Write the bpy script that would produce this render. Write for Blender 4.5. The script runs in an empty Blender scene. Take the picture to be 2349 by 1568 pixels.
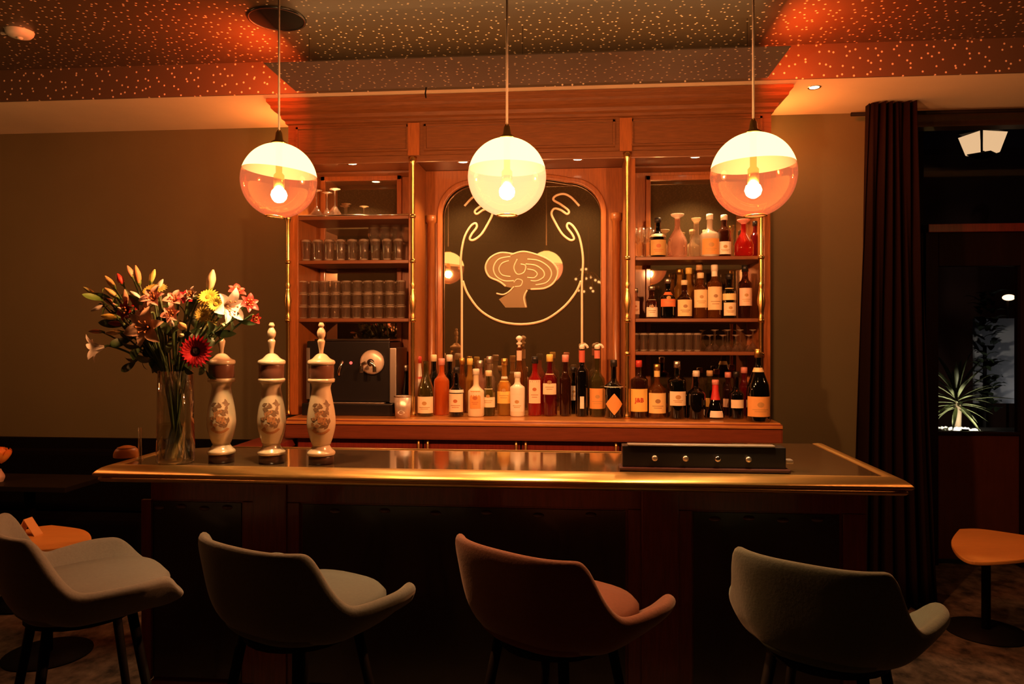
import bpy, bmesh, math, random
from mathutils import Vector, Matrix, Quaternion
R = math.radians
random.seed(7)
sc = bpy.context.scene
COL = sc.collection
# ------------------------------------------------------------------ camera
F = 1697.0; CX = 1174.5; YH = 765.0; ZC = 1.60
TH = math.atan(145.0 / F); cT, sT = math.cos(TH), math.sin(TH)
cam = bpy.data.cameras.new('camera'); camo = bpy.data.objects.new('camera', cam); COL.objects.link(camo)
cam.sensor_width = 36.0; cam.lens = F / 2349 * 36.0; cam.shift_y = -(784 - YH) / 2349
cam.clip_start = 0.05; cam.clip_end = 60
camo.location = (0, 0, ZC); camo.rotation_euler = (R(90), 0, TH)
sc.camera = camo

def at(px, py, Y):
    """point of the place at distance Y from the camera wall-normal plane for a photo pixel"""
    u = (px - CX) / F; v = (YH - py) / F; k = Y / (cT + u * sT)
    return Vector((k * (-sT + u * cT), Y, ZC + k * v))
def X(px, Y): return at(px, YH, Y).x
def Z(px, py, Y): return at(px, py, Y).z
def hz(px, py, z):
    """distance Y at which the horizontal plane z is met by the pixel"""
    u = (px - CX) / F; v = (YH - py) / F
    return (z - ZC) / v * (cT + u * sT)

# ------------------------------------------------------------------ materials
MATS = {}
def newmat(name):
    m = bpy.data.materials.new(name); m.use_nodes = True
    nt = m.node_tree; nt.nodes.clear()
    out = nt.nodes.new('ShaderNodeOutputMaterial')
    return m, nt, out
def pbsdf(nt, col, rough=.5, metal=0, coat=0, sheen=0, spec=.5):
    b = nt.nodes.new('ShaderNodeBsdfPrincipled')
    b.inputs['Base Color'].default_value = (*col, 1); b.inputs['Roughness'].default_value = rough
    b.inputs['Metallic'].default_value = metal; b.inputs['Coat Weight'].default_value = coat
    b.inputs['Coat Roughness'].default_value = .08
    b.inputs['Specular IOR Level'].default_value = spec
    if sheen: b.inputs['Sheen Weight'].default_value = sheen
    return b
def mat(name, col, rough=.5, metal=0, coat=0, sheen=0, noise=0, scale=20, stretch=(1, 1, 1), col2=None, bump=0, spec=.5):
    if name in MATS: return MATS[name]
    m, nt, out = newmat(name)
    b = pbsdf(nt, col, rough, metal, coat, sheen, spec)
    if noise or bump:
        tc = nt.nodes.new('ShaderNodeTexCoord'); mp = nt.nodes.new('ShaderNodeMapping')
        mp.inputs['Scale'].default_value = stretch
        nz = nt.nodes.new('ShaderNodeTexNoise'); nz.inputs['Scale'].default_value = scale
        nz.inputs['Detail'].default_value = 5; nz.inputs['Roughness'].default_value = .6
        nt.links.new(tc.outputs['Object'], mp.inputs['Vector']); nt.links.new(mp.outputs['Vector'], nz.inputs['Vector'])
        if noise:
            rp = nt.nodes.new('ShaderNodeValToRGB')
            c2 = col2 or tuple(c * (1 - noise) for c in col)
            rp.color_ramp.elements[0].position = .3; rp.color_ramp.elements[0].color = (*c2, 1)
            rp.color_ramp.elements[1].position = .7; rp.color_ramp.elements[1].color = (*col, 1)
            nt.links.new(nz.outputs['Fac'], rp.inputs['Fac']); nt.links.new(rp.outputs['Color'], b.inputs['Base Color'])
        if bump:
            bp = nt.nodes.new('ShaderNodeBump'); bp.inputs['Strength'].default_value = bump; bp.inputs['Distance'].default_value = .01
            nt.links.new(nz.outputs['Fac'], bp.inputs['Height']); nt.links.new(bp.outputs['Normal'], b.inputs['Normal'])
    nt.links.new(b.outputs[0], out.inputs[0]); MATS[name] = m
    return m
def emat(name, col, strength):
    if name in MATS: return MATS[name]
    m, nt, out = newmat(name)
    e = nt.nodes.new('ShaderNodeEmission'); e.inputs[0].default_value = (*col, 1); e.inputs[1].default_value = strength
    nt.links.new(e.outputs[0], out.inputs[0]); MATS[name] = m
    return m
def glassmat(name, tint, gloss=.25, body=0.0, bodycol=None, rough=.03, glosscol=(1, 1, 1)):
    """thin glass: tinted see-through, edge reflection, optional coloured body scatter"""
    if name in MATS: return MATS[name]
    m, nt, out = newmat(name)
    tr = nt.nodes.new('ShaderNodeBsdfTransparent'); tr.inputs[0].default_value = (*tint, 1)
    gl = nt.nodes.new('ShaderNodeBsdfGlossy'); gl.inputs['Roughness'].default_value = rough; gl.inputs[0].default_value = (*glosscol, 1)
    base = tr
    if body:
        df = nt.nodes.new('ShaderNodeBsdfDiffuse'); df.inputs[0].default_value = (*(bodycol or tint), 1)
        tl = nt.nodes.new('ShaderNodeBsdfTranslucent'); tl.inputs[0].default_value = (*(bodycol or tint), 1)
        mx0 = nt.nodes.new('ShaderNodeMixShader'); mx0.inputs[0].default_value = .5
        nt.links.new(df.outputs[0], mx0.inputs[1]); nt.links.new(tl.outputs[0], mx0.inputs[2])
        mx1 = nt.nodes.new('ShaderNodeMixShader'); mx1.inputs[0].default_value = body
        nt.links.new(tr.outputs[0], mx1.inputs[1]); nt.links.new(mx0.outputs[0], mx1.inputs[2]); base = mx1
    lw = nt.nodes.new('ShaderNodeLayerWeight'); lw.inputs[0].default_value = gloss
    mx = nt.nodes.new('ShaderNodeMixShader')
    nt.links.new(lw.outputs['Facing'], mx.inputs[0]); nt.links.new(base.outputs[0], mx.inputs[1]); nt.links.new(gl.outputs[0], mx.inputs[2])
    nt.links.new(mx.outputs[0], out.inputs[0]); MATS[name] = m
    return m
def starmat(name, base, dot, rough, scale=20.0, rad=.10, coat=0, upright=False):
    """dark covering sprinkled with small pale round dots"""
    m, nt, out = newmat(name)
    b = pbsdf(nt, base, rough, 0, coat)
    tc = nt.nodes.new('ShaderNodeTexCoord'); vo = nt.nodes.new('ShaderNodeTexVoronoi'); vo.inputs['Scale'].default_value = scale
    vo.inputs['Randomness'].default_value = .95; vo.voronoi_dimensions = '2D'
    mp = nt.nodes.new('ShaderNodeMapping'); mp.inputs['Rotation'].default_value = (R(90) if upright else 0, 0, 0)
    nt.links.new(tc.outputs['Object'], mp.inputs['Vector']); nt.links.new(mp.outputs['Vector'], vo.inputs['Vector'])
    rp = nt.nodes.new('ShaderNodeValToRGB'); rp.color_ramp.elements[0].position = rad * .8; rp.color_ramp.elements[0].color = (*dot, 1)
    rp.color_ramp.elements[1].position = rad * 1.2; rp.color_ramp.elements[1].color = (*base, 1)
    nt.links.new(vo.outputs['Distance'], rp.inputs['Fac']); nt.links.new(rp.outputs['Color'], b.inputs['Base Color'])
    nt.links.new(b.outputs[0], out.inputs[0])
    return m

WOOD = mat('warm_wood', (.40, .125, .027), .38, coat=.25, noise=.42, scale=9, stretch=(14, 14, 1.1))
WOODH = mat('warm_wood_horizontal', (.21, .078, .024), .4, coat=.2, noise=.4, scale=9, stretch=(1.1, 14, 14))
WOODD = mat('dark_red_wood', (.22, .028, .017), .35, coat=.3, noise=.4, scale=8, stretch=(12, 12, 1))
BLACKWOOD = mat('near_black_wood', (.022, .012, .009), .3, coat=.25, noise=.3, scale=8, stretch=(10, 10, 1))
SHELFW = mat('shelf_wood', (.22, .075, .025), .4, noise=.3, scale=9, stretch=(1, 12, 12))
CTOP = mat('counter_wood', (.55, .23, .06), .28, coat=.5, noise=.3, scale=8, stretch=(1, 12, 12))
CLIP = mat('counter_lip_wood', (.20, .05, .022), .3, coat=.5, noise=.3, scale=8, stretch=(1, 12, 12))
BARTOP = mat('polished_bar_top', (.085, .05, .024), .1, coat=.8, noise=.3, scale=6, stretch=(1, 8, 8))
BRASS = mat('brass', (.80, .50, .17), .24, 1)
BRASSR = mat('worn_brass', (.84, .54, .19), .36, 1)
BRASSD = mat('old_brass', (.62, .38, .14), .3, 1)
CHROME = mat('chrome', (.8, .78, .75), .15, 1)
STEEL = mat('brushed_steel', (.55, .5, .45), .4, 1)
PLASTER = mat('cream_plaster', (.82, .68, .48), .8, noise=.08, scale=3)
TAUPE = mat('taupe_wall_paint', (.128, .118, .055), .75, noise=.1, scale=2, bump=.05)
CARPET = mat('patterned_carpet', (.17, .125, .095), .95, noise=1, scale=13, col2=(.008, .006, .005), bump=.3, stretch=(1, .8, 1))
DARKFAB = mat('dark_velvet', (.003, .0025, .0025), .95, spec=.05)
CURT = mat('dark_red_curtain_cloth', (.007, .0022, .0015), .9, spec=.1)
PORC = mat('ivory_porcelain', (.50, .38, .25), .22, coat=.5)
PORCB = mat('brown_glazed_band', (.13, .05, .03), .25, coat=.5)
ORN = mat('painted_brown_ornament', (.16, .085, .04), .4)
ORN2 = mat('painted_rust_ornament', (.36, .16, .06), .4)
BLACK = mat('black_plastic', (.012, .011, .012), .3, coat=.2)
BLACKM = mat('matt_black', (.006, .005, .005), .7, spec=.12)
VEST = mat('vestibule_black_wood', (.006, .004, .003), .7, spec=.1)
WHITE = mat('white_plastic', (.75, .70, .6), .4)
TABLEW = mat('orange_beech_top', (.72, .34, .085), .4, noise=.12, scale=8, stretch=(1, 10, 10))
def mirrormat():
    m, nt, out = newmat('smoked_mirror')
    g = pbsdf(nt, (.58, .46, .32), .02, 1); d = nt.nodes.new('ShaderNodeBsdfDiffuse'); d.inputs[0].default_value = (.12, .080, .036, 1)
    x = nt.nodes.new('ShaderNodeMixShader'); x.inputs[0].default_value = .35
    nt.links.new(g.outputs[0], x.inputs[1]); nt.links.new(d.outputs[0], x.inputs[2]); nt.links.new(x.outputs[0], out.inputs[0]); return m
MIRROR = mirrormat()
ETCH = mat('etched_gold_line', (.80, .62, .40), .5)
ETCH2 = mat('etched_frosting', (.24, .15, .06), .55)
STAR = starmat('starry_ceiling_covering', (.066, .048, .028), (.80, .68, .50), .4, coat=.1)
STARV = starmat('starry_fascia_covering', (.10, .070, .046), (.85, .72, .55), .4, coat=.1, upright=True)
STARL = starmat('starry_pale_covering', (.13, .11, .10), (.85, .72, .56), .4)
GLASS = glassmat('clear_glass', (.97, .95, .92), .30, .03, (.9, .8, .66))
GLASSE = glassmat('glass_edge_highlight', (.9, .85, .78), .45, .42, (.9, .78, .62))  # paler colour for rim and base bands, painting highlights onto the glasses
GLASST = glassmat('clear_vase_glass', (.92, .93, .90), .30)
PANE = glassmat('window_glass', (.75, .72, .68), .12)
EDGEG = mat('grey_leaf_dark', (.02, .035, .015), .6)

# ------------------------------------------------------------------ mesh helpers
def nb(): return bmesh.new()
def obj(name, bm, m, parent=None, smooth=False, loc=None):
    me = bpy.data.meshes.new(name)
    bmesh.ops.recalc_face_normals(bm, faces=bm.faces)
    bm.to_mesh(me); bm.free()
    if smooth:
        for p in me.polygons: p.use_smooth = True
    o = bpy.data.objects.new(name, me); COL.objects.link(o)
    for mm in (m if isinstance(m, (list, tuple)) else [m]): me.materials.append(mm)
    if parent: o.parent = parent
    if loc: o.location = loc
    return o
def thing(name, label, cat, loc=(0, 0, 0), rz=0, group=None, rot=None):
    o = bpy.data.objects.new(name, None); COL.objects.link(o); o.empty_display_size = .05
    o.location = loc; o.rotation_euler = rot or (0, 0, rz)
    o['label'] = label; o['category'] = cat
    if group: o['group'] = group
    return o
def tag(o, label, cat, group=None):
    o['label'] = label; o['category'] = cat
    if group: o['group'] = group
    return o
def struct(name, bm, m):
    o = obj(name, bm, m); o['kind'] = 'structure'
    return o
def dup(root, loc, rz=None, label=None, group=None, scale=None):
    r = root.copy(); COL.objects.link(r); r.location = loc
    if rz is not None: r.rotation_euler = (0, 0, rz)
    if scale: r.scale = scale
    if label: r['label'] = label
    if group: r['group'] = group
    for ch in list(root.children):
        c = ch.copy(); COL.objects.link(c); c.parent = r
        for g in list(ch.children):
            d = g.copy(); COL.objects.link(d); d.parent = c
    return r
def box(bm, x0, x1, y0, y1, z0, z1, bev=0):
    vs = [bm.verts.new((x, y, z)) for z in (z0, z1) for y in (y0, y1) for x in (x0, x1)]
    idx = [(0, 2, 3, 1), (4, 5, 7, 6), (0, 1, 5, 4), (2, 6, 7, 3), (0, 4, 6, 2), (1, 3, 7, 5)]
    fs = [bm.faces.new([vs[i] for i in f]) for f in idx]
    if bev:
        es = list({e for f in fs for e in f.edges})
        bmesh.ops.bevel(bm, geom=es, offset=bev, segments=2, affect='EDGES', profile=.6)
    return bm
def lathe(bm, prof, n=24, c=(0, 0, 0), sx=1, sy=1, a0=0, a1=2 * math.pi):
    full = abs(a1 - a0 - 2 * math.pi) < 1e-6
    k = n if full else n + 1
    rings = []
    for r, z in prof:
        if r < 1e-5: rings.append([bm.verts.new((c[0], c[1], c[2] + z))])
        else: rings.append([bm.verts.new((c[0] + r * sx * math.cos(a0 + (a1 - a0) * i / n), c[1] + r * sy * math.sin(a0 + (a1 - a0) * i / n), c[2] + z)) for i in range(k)])
    for a, b in zip(rings, rings[1:]):
        m = n if full else n
        for i in range(m):
            j = (i + 1) % k
            if len(a) == 1 and len(b) == 1: continue
            if len(a) == 1: bm.faces.new((a[0], b[i], b[j]))
            elif len(b) == 1: bm.faces.new((a[i], b[0], a[j]))
            else: bm.faces.new((a[i], b[i], b[j], a[j]))
    return rings
def capped(prof):
    p = list(prof)
    if p[0][0] > 1e-5: p = [(0, p[0][1])] + p
    if p[-1][0] > 1e-5: p = p + [(0, p[-1][1])]
    return p
def tube(bm, pts, rad, n=8, caps=True):
    pts = [Vector(p) for p in pts]; rad = rad if isinstance(rad, (list, tuple)) else [rad] * len(pts)
    rings = []; prev = None
    for i, p in enumerate(pts):
        d = (pts[min(i + 1, len(pts) - 1)] - pts[max(i - 1, 0)]).normalized()
        if prev is None:
            a = d.orthogonal().normalized()
        else:
            a = (prev - d * prev.dot(d)).normalized()
        prev = a; b = d.cross(a)
        rings.append([bm.verts.new(p + (a * math.cos(2 * math.pi * k / n) + b * math.sin(2 * math.pi * k / n)) * rad[i]) for k in range(n)])
    for A, B in zip(rings, rings[1:]):
        for k in range(n):
            bm.faces.new((A[k], A[(k + 1) % n], B[(k + 1) % n], B[k]))
    if caps:
        bm.faces.new(rings[0][::-1]); bm.faces.new(rings[-1])
    return bm
def smoothpts(pts, sub=6):
    P = [Vector(p) for p in pts]; out = []
    for i in range(len(P) - 1):
        p0 = P[max(i - 1, 0)]; p1 = P[i]; p2 = P[i + 1]; p3 = P[min(i + 2, len(P) - 1)]
        for k in range(sub):
            t = k / sub
            out.append(.5 * ((2 * p1) + (p2 - p0) * t + (2 * p0 - 5 * p1 + 4 * p2 - p3) * t * t + (3 * p1 - p0 - 3 * p2 + p3) * t ** 3))
    out.append(P[-1]); return out
def prism(bm, poly, z0, z1):
    """closed polygon in xy extruded in z"""
    a = [bm.verts.new((x, y, z0)) for x, y in poly]; b = [bm.verts.new((x, y, z1)) for x, y in poly]
    n = len(poly)
    bm.faces.new(a[::-1]); bm.faces.new(b)
    for i in range(n): bm.faces.new((a[i], a[(i + 1) % n], b[(i + 1) % n], b[i]))
def prism_y(bm, poly, y0, y1):
    """closed polygon in xz extruded in y"""
    a = [bm.verts.new((x, y0, z)) for x, z in poly]; b = [bm.verts.new((x, y1, z)) for x, z in poly]
    n = len(poly)
    bm.faces.new(a); bm.faces.new(b[::-1])
    for i in range(n): bm.faces.new((a[i], b[i], b[(i + 1) % n], a[(i + 1) % n]))
def sphere(bm, c, r, su=20, sv=12, sz=1):
    prof = [(r * math.sin(math.pi * i / sv), -r * sz * math.cos(math.pi * i / sv)) for i in range(sv + 1)]
    prof[0] = (0, -r * sz); prof[-1] = (0, r * sz)
    lathe(bm, prof, su, c)
def sweep_profile(bm, path, prof):
    """mitred moulding: path = xy points, prof = (out, z)"""
    P = [Vector(p) for p in path]; rows = []
    for i, p in enumerate(P):
        d0 = (P[i] - P[i - 1]).normalized() if i else (P[1] - P[0]).normalized()
        d1 = (P[i + 1] - P[i]).normalized() if i < len(P) - 1 else d0
        n0 = Vector((d0.y, -d0.x)); n1 = Vector((d1.y, -d1.x))
        m = (n0 + n1).normalized(); s = 1 / max(m.dot(n0), .2)
        rows.append([bm.verts.new((p.x + m.x * s * o, p.y + m.y * s * o, z)) for o, z in prof])
    for a, b in zip(rows, rows[1:]):
        for k in range(len(prof) - 1): bm.faces.new((a[k], b[k], b[k + 1], a[k + 1]))
def subsurf(o, lv=1):
    m = o.modifiers.new('s', 'SUBSURF'); m.levels = lv; m.render_levels = lv
def bevelmod(o, w=.004, s=2):
    m = o.modifiers.new('b', 'BEVEL'); m.width = w; m.segments = s; m.limit_method = 'ANGLE'
def text_bm(body, size, depth=.0006):
    cu = bpy.data.curves.new('t', 'FONT'); cu.body = body; cu.size = size; cu.align_x = 'CENTER'; cu.align_y = 'CENTER'
    cu.resolution_u = 3; cu.offset = size * .03
    o = bpy.data.objects.new('t', cu); COL.objects.link(o)
    dg = bpy.context.evaluated_depsgraph_get(); me = bpy.data.meshes.new_from_object(o.evaluated_get(dg))
    bm = nb(); bm.from_mesh(me); bpy.data.objects.remove(o); bpy.data.curves.remove(cu); bpy.data.meshes.remove(me)
    return bm

# ------------------------------------------------------------------ the room
ZCEIL = ZC + 1.54; ZSOF = ZC + 1.357; YWALL = 4.72; YSOF = 4.06
XL, XR, YB = -5.2, 4.2, -3.2
bm = nb(); box(bm, XL, XR, YB, 8.6, -.06, 0); struct('floor', bm, CARPET)
bm = nb(); box(bm, XL, XR, YB, YSOF, ZCEIL, ZCEIL + .06); struct('ceiling', bm, STAR)
XOPEN = X(2035, YWALL)
bm = nb(); box(bm, XL, XOPEN, YWALL, YWALL + .12, 0, ZCEIL); struct('wall_back', bm, TAUPE)
bm = nb(); box(bm, XL - .1, XL, YB, YWALL, 0, ZCEIL); struct('wall_left', bm, TAUPE)
bm = nb(); box(bm, XR, XR + .1, YB, 5.6, 0, ZCEIL); struct('wall_right', bm, BLACKM)
bm = nb(); box(bm, XL, XR, YB - .1, YB, 0, ZCEIL); struct('wall_rear', bm, mat('dark_rear_wall', (.03, .02, .014), .8))
# dropped soffit above the back bar: cream underside, starry front
bm = nb(); box(bm, XL, XR, YSOF + .01, YWALL + .02, ZSOF, ZSOF + .03); struct('trim_1', bm, PLASTER)
bm = nb(); box(bm, XL, XR, YSOF, YSOF + .009, ZSOF, ZCEIL); struct('trim_2', bm, STARV)
# wall over the opening at the right, vestibule behind
bm = nb(); box(bm, XOPEN, XR, YWALL + .02, YWALL + .12, Z(2200, 287, YWALL), ZSOF); struct('trim_3', bm, BLACKWOOD)
YV = 5.36
# thin canopy panel hung in front of the soffit, red light strips along its ends
cp = thing('canopy_panel', 'thin starry ceiling panel above the middle of the bar with glowing red ends', 'ceiling panel', (-.2625, 3.70, ZSOF - .055))
bm = nb(); pf_ = [(-.22, .012), (.20, .012), (.20, .045), (-.125, .045), (-.22, .0145)]
a_ = [bm.verts.new((-1.247, y, z)) for y, z in pf_]; b_ = [bm.verts.new((1.247, y, z)) for y, z in pf_]
bm.faces.new(a_); bm.faces.new(b_[::-1])
for i in range(5): bm.faces.new((a_[i], b_[i], b_[(i + 1) % 5], a_[(i + 1) % 5]))
obj('panel', bm, STARL, cp)
for s in (-1, 1):
    bm = nb(); x_ = s * 1.2495
    q = [bm.verts.new(v) for v in ((x_, -.185, .018), (x_, .195, .018), (x_ - s * .002, .195, .044), (x_ - s * .002, -.115, .044))]
    bm.faces.new(q); obj('light_strip', bm, emat('red_led', (1, .085, .012), 680), cp)
bm = nb(); box(bm, -1.22, 1.22, -.09, .18, .0455, .047); obj('fill_strip', bm, emat('warm_fill_glow', (1, .42, .13), 2.8), cp)  # hidden glowing strip added to brighten the shaded ceiling above the panel
bm = nb(); tube(bm, [(-.53, .196, .013), (-.535, .196, -.02), (-.53, .190, -.045)], .004); obj('hook', bm, BLACKM, cp)
for dx in (-1.1, 0, 1.1):
    bm = nb(); tube(bm, [(dx, 0, .045), (dx, 0, ZCEIL - ZSOF + .055)], .0011); obj('hanger', bm, BLACKM, cp)

# dark wainscot at the left
bm = nb(); box(bm, XL, X(612, 4.69), 4.675, 4.719, 0, Z(300, 1006, 4.68)); struct('trim_4', bm, mat('dark_wainscot', (.003, .0025, .0025), .8, spec=.08))

# ------------------------------------------------------------------ lamps
BULB = emat('lamp_filament_glass', (1, .60, .25), 2900)
def shellmat():
    m, nt, out = newmat('glowing_opal_glass')
    e = nt.nodes.new('ShaderNodeEmission'); e.inputs[0].default_value = (1, .62, .20, 1); e.inputs[1].default_value = 3.6
    t = nt.nodes.new('ShaderNodeBsdfTransparent'); t.inputs[0].default_value = (.06, .057, .054, 1)
    a = nt.nodes.new('ShaderNodeAddShader'); nt.links.new(e.outputs[0], a.inputs[0]); nt.links.new(t.outputs[0], a.inputs[1])
    nt.links.new(a.outputs[0], out.inputs[0]); return m
def coppermat(name, tint, glow):
    m, nt, out = newmat(name)
    t = nt.nodes.new('ShaderNodeBsdfTransparent'); t.inputs[0].default_value = (*tint, 1)
    g = nt.nodes.new('ShaderNodeBsdfGlossy'); g.inputs[0].default_value = (1, .5, .26, 1); g.inputs['Roughness'].default_value = .06
    lw = nt.nodes.new('ShaderNodeLayerWeight'); lw.inputs[0].default_value = .45
    mx = nt.nodes.new('ShaderNodeMixShader'); nt.links.new(lw.outputs['Facing'], mx.inputs[0]); nt.links.new(t.outputs[0], mx.inputs[1]); nt.links.new(g.outputs[0], mx.inputs[2])
    e = nt.nodes.new('ShaderNodeEmission'); e.inputs[0].default_value = (*glow, 1); e.inputs[1].default_value = 1
    a = nt.nodes.new('ShaderNodeAddShader'); nt.links.new(mx.outputs[0], a.inputs[0]); nt.links.new(e.outputs[0], a.inputs[1])
    nt.links.new(a.outputs[0], out.inputs[0]); return m
OPAL = shellmat()
COPPER = coppermat('copper_tinted_glass', (.74, .43, .33), (.34, .10, .035))
AMBER = coppermat('amber_glowing_glass', (.76, .48, .40), (1.7, .58, .26))
def pendant(px, py, rpx, Yp, label, lower, tilt):
    c = at(px, py, Yp); r = rpx * Yp / F * .99
    t = thing('pendant_lamp', label, 'lamp', c, group='globe pendant lamps over the bar')
    n = 18; cut = .22 * r
    up = [(math.sqrt(max(r * r - z * z, 0)), z) for z in [cut + (r - cut) * (1 - math.cos(math.pi / 2 * i / n)) if False else cut + (r - cut) * math.sin(math.pi / 2 * i / n) for i in range(n + 1)]]
    up[-1] = (0, r)
    bm = nb(); lathe(bm, up, 40); o = obj('upper_shade', bm, OPAL, t, True); o.rotation_euler = tilt
    lo = [(math.sqrt(max(r * r - z * z, 0)), z) for z in [-r * .965 + (cut + r * .965) * (1 - math.cos(math.pi / 2 * i / n)) for i in range(n + 1)]]
    bm = nb(); lathe(bm, lo, 40); o = obj('lower_shade', bm, lower, t, True); o.rotation_euler = tilt
    bm = nb(); lathe(bm, [(lo[0][0], lo[0][1]), (lo[0][0] + .004, lo[0][1] - .004), (lo[0][0] - .004, lo[0][1] - .004), (lo[0][0] - .004, lo[0][1])], 32); o = obj('rim_ring', bm, BRASS, t, True); o.rotation_euler = tilt
    bm = nb(); lathe(bm, capped([(.03, r - .003), (.03, r + .004), (.016, r + .012), (.012, r + .04), (.006, r + .05)]), 20); obj('cap', bm, BRASS, t, True)
    bm = nb(); tube(bm, [(0, 0, r + .045), (0, 0, ZCEIL - c.z)], .0042, 8); obj('cord', bm, mat('pale_cord', (.55, .42, .33), .6), t, True)
    bm = nb(); lathe(bm, capped([(.06, ZCEIL - c.z - .025), (.06, ZCEIL - c.z)]), 24); obj('ceiling_rose', bm, BRASS, t, True)
    bm = nb(); bmesh.ops.create_icosphere(bm, subdivisions=2, radius=.03); bmesh.ops.translate(bm, verts=bm.verts, vec=(0, 0, -.055)); obj('bulb', bm, BULB, t, True)
    bm = nb(); lathe(bm, capped([(.02, -.03), (.02, .02), (.012, .03), (.012, r - .005)]), 16); obj('socket', bm, BRASS, t, True)
    return t
pendant(640, 414, 88.5, 2.72, 'globe pendant with copper lower half, hanging beside the glass shelves and the beer taps', COPPER, (R(0), R(6), 0))
pendant(1163, 406, 91, 2.72, 'fully glowing amber globe pendant hanging in front of the etched mirror', AMBER, (0, 0, 0))
def added_pendant(v, label, k):  # extra pendant added out of view to light the side tables and wall
    global BULB
    old = BULB; BULB = emat('added_lamp_filament', (1, .60, .25), 2900 * k)
    t = pendant(CX, YH, 90, 2.9, label, COPPER, (0, 0, 0)); d = t.location - Vector(v); t.location = v
    for ch in t.children:
        if ch.name.split('.')[0] in ('cord', 'ceiling_rose'):
            for w in ch.data.vertices:
                if w.co.z > .3: w.co.z += (ZCEIL - v[2]) - (ZCEIL - ZC)
    BULB = old
added_pendant((-3.5, 3.3, 2.1), 'added globe pendant out of view, lighting the tables by the wall bench', .18)
added_pendant((3.2, 3.5, 2.2), 'added globe pendant out of view, lighting the side table near the glazed door', .22)
pendant(1728, 401, 95, 2.72, 'globe pendant with copper lower half, hanging before the spirit shelves near the curtain', COPPER, (0, R(-2), 0))

def spot_lamp(name, loc, target, power, color, angle, blend=.6, rad=.02):
    l = bpy.data.lights.new(name, 'SPOT'); l.energy = power; l.color = color; l.spot_size = R(angle); l.spot_blend = blend; l.shadow_soft_size = rad
    o = bpy.data.objects.new(name, l); COL.objects.link(o); o.location = loc
    o.rotation_euler = (Vector(target) - Vector(loc)).to_track_quat('-Z', 'Y').to_euler(); return o
WARM = (1, .56, .24)
def downlight(p, label, power, angle=110, strength=14):
    t = thing('downlight', label, 'light', p)
    bm = nb(); lathe(bm, [(.026, 0), (.034, -.003), (.036, 0)], 20); obj('rim', bm, CHROME, t, True)
    bm = nb(); lathe(bm, [(0, -.001), (.026, -.001)], 20); obj('lens', bm, emat('downlight_lens', (1, .72, .38), strength), t)
    if power: spot_lamp('downlight_beam', Vector(p) - Vector((0, 0, .006)), Vector(p) - Vector((0, 0, 1)), power, WARM, angle)
    return t

# smoke detector, speaker
p = at(45, 72, hz(45, 72, ZCEIL))
t = thing('smoke_detector', 'pale round smoke detector on the dark starry ceiling', 'smoke detector', (p.x, p.y, ZCEIL))
bm = nb(); lathe(bm, [(0, -.032), (.03, -.032), (.052, -.026), (.062, -.014), (.066, 0)], 28); obj('housing', bm, WHITE, t, True)
bm = nb(); lathe(bm, capped([(.012, -.04), (.016, -.032)]), 16); obj('sensor', bm, WHITE, t, True)
bm = nb(); box(bm, -.1, -.06, -.006, .006, -.012, -.001); obj('cable_clip', bm, WHITE, t)
p = at(635, 42, hz(635, 42, ZCEIL))
t = thing('ceiling_speaker', 'round black speaker set in the starry ceiling above the pendant cord', 'speaker', (p.x, p.y, ZCEIL))
bm = nb(); lathe(bm, [(0, -.006), (.12, -.006), (.132, -.004)], 40); obj('grille', bm, BLACKM, t, True)
bm = nb(); lathe(bm, [(.128, 0), (.130, -.009), (.138, -.009), (.141, 0)], 40); obj('rim', bm, BLACK, t, True)

# ------------------------------------------------------------------ back bar furniture
YF, YM, YBK = 4.22, 4.60, 4.70
XA, XB, XC, XD = -1.68, -.93, .284, 1.085
ZT = ZC + 1.018; ZCT = 1.123
# frieze and cornice
cr = thing('crown_cornice', 'carved wooden frieze with stepped crown moulding across the top of the back bar', 'cornice', ((XA + XD) / 2, YF, ZT))
ox, oy, oz = cr.location
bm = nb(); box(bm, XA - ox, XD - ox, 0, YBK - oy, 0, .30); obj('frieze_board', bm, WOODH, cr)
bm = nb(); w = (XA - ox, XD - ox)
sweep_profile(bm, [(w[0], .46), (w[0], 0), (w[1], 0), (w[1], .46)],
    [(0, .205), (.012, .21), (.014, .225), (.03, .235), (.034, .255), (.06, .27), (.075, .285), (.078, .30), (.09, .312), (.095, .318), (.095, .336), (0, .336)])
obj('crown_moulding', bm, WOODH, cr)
for a, b in ((XA + .05, XB - .03), (XB + .06, XC - .06), (XC + .03, XD - .05)):
    bm = nb()
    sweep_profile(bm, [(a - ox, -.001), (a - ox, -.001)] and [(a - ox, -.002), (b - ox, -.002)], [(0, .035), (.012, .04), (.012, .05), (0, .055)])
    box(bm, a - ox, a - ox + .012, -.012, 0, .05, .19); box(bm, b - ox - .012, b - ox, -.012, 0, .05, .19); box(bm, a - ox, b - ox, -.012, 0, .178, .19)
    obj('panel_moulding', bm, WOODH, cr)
for a in (XB, XC):
    bm = nb(); box(bm, a - ox - .035, a - ox + .035, -.014, 0, .004, .2, .003); obj('frieze_block', bm, WOOD, cr)
bm = nb(); box(bm, XA - ox - .006, XD - ox + .006, -.016, 0, -.03, .012, .004); obj('bead_moulding', bm, WOODH, cr)

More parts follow.
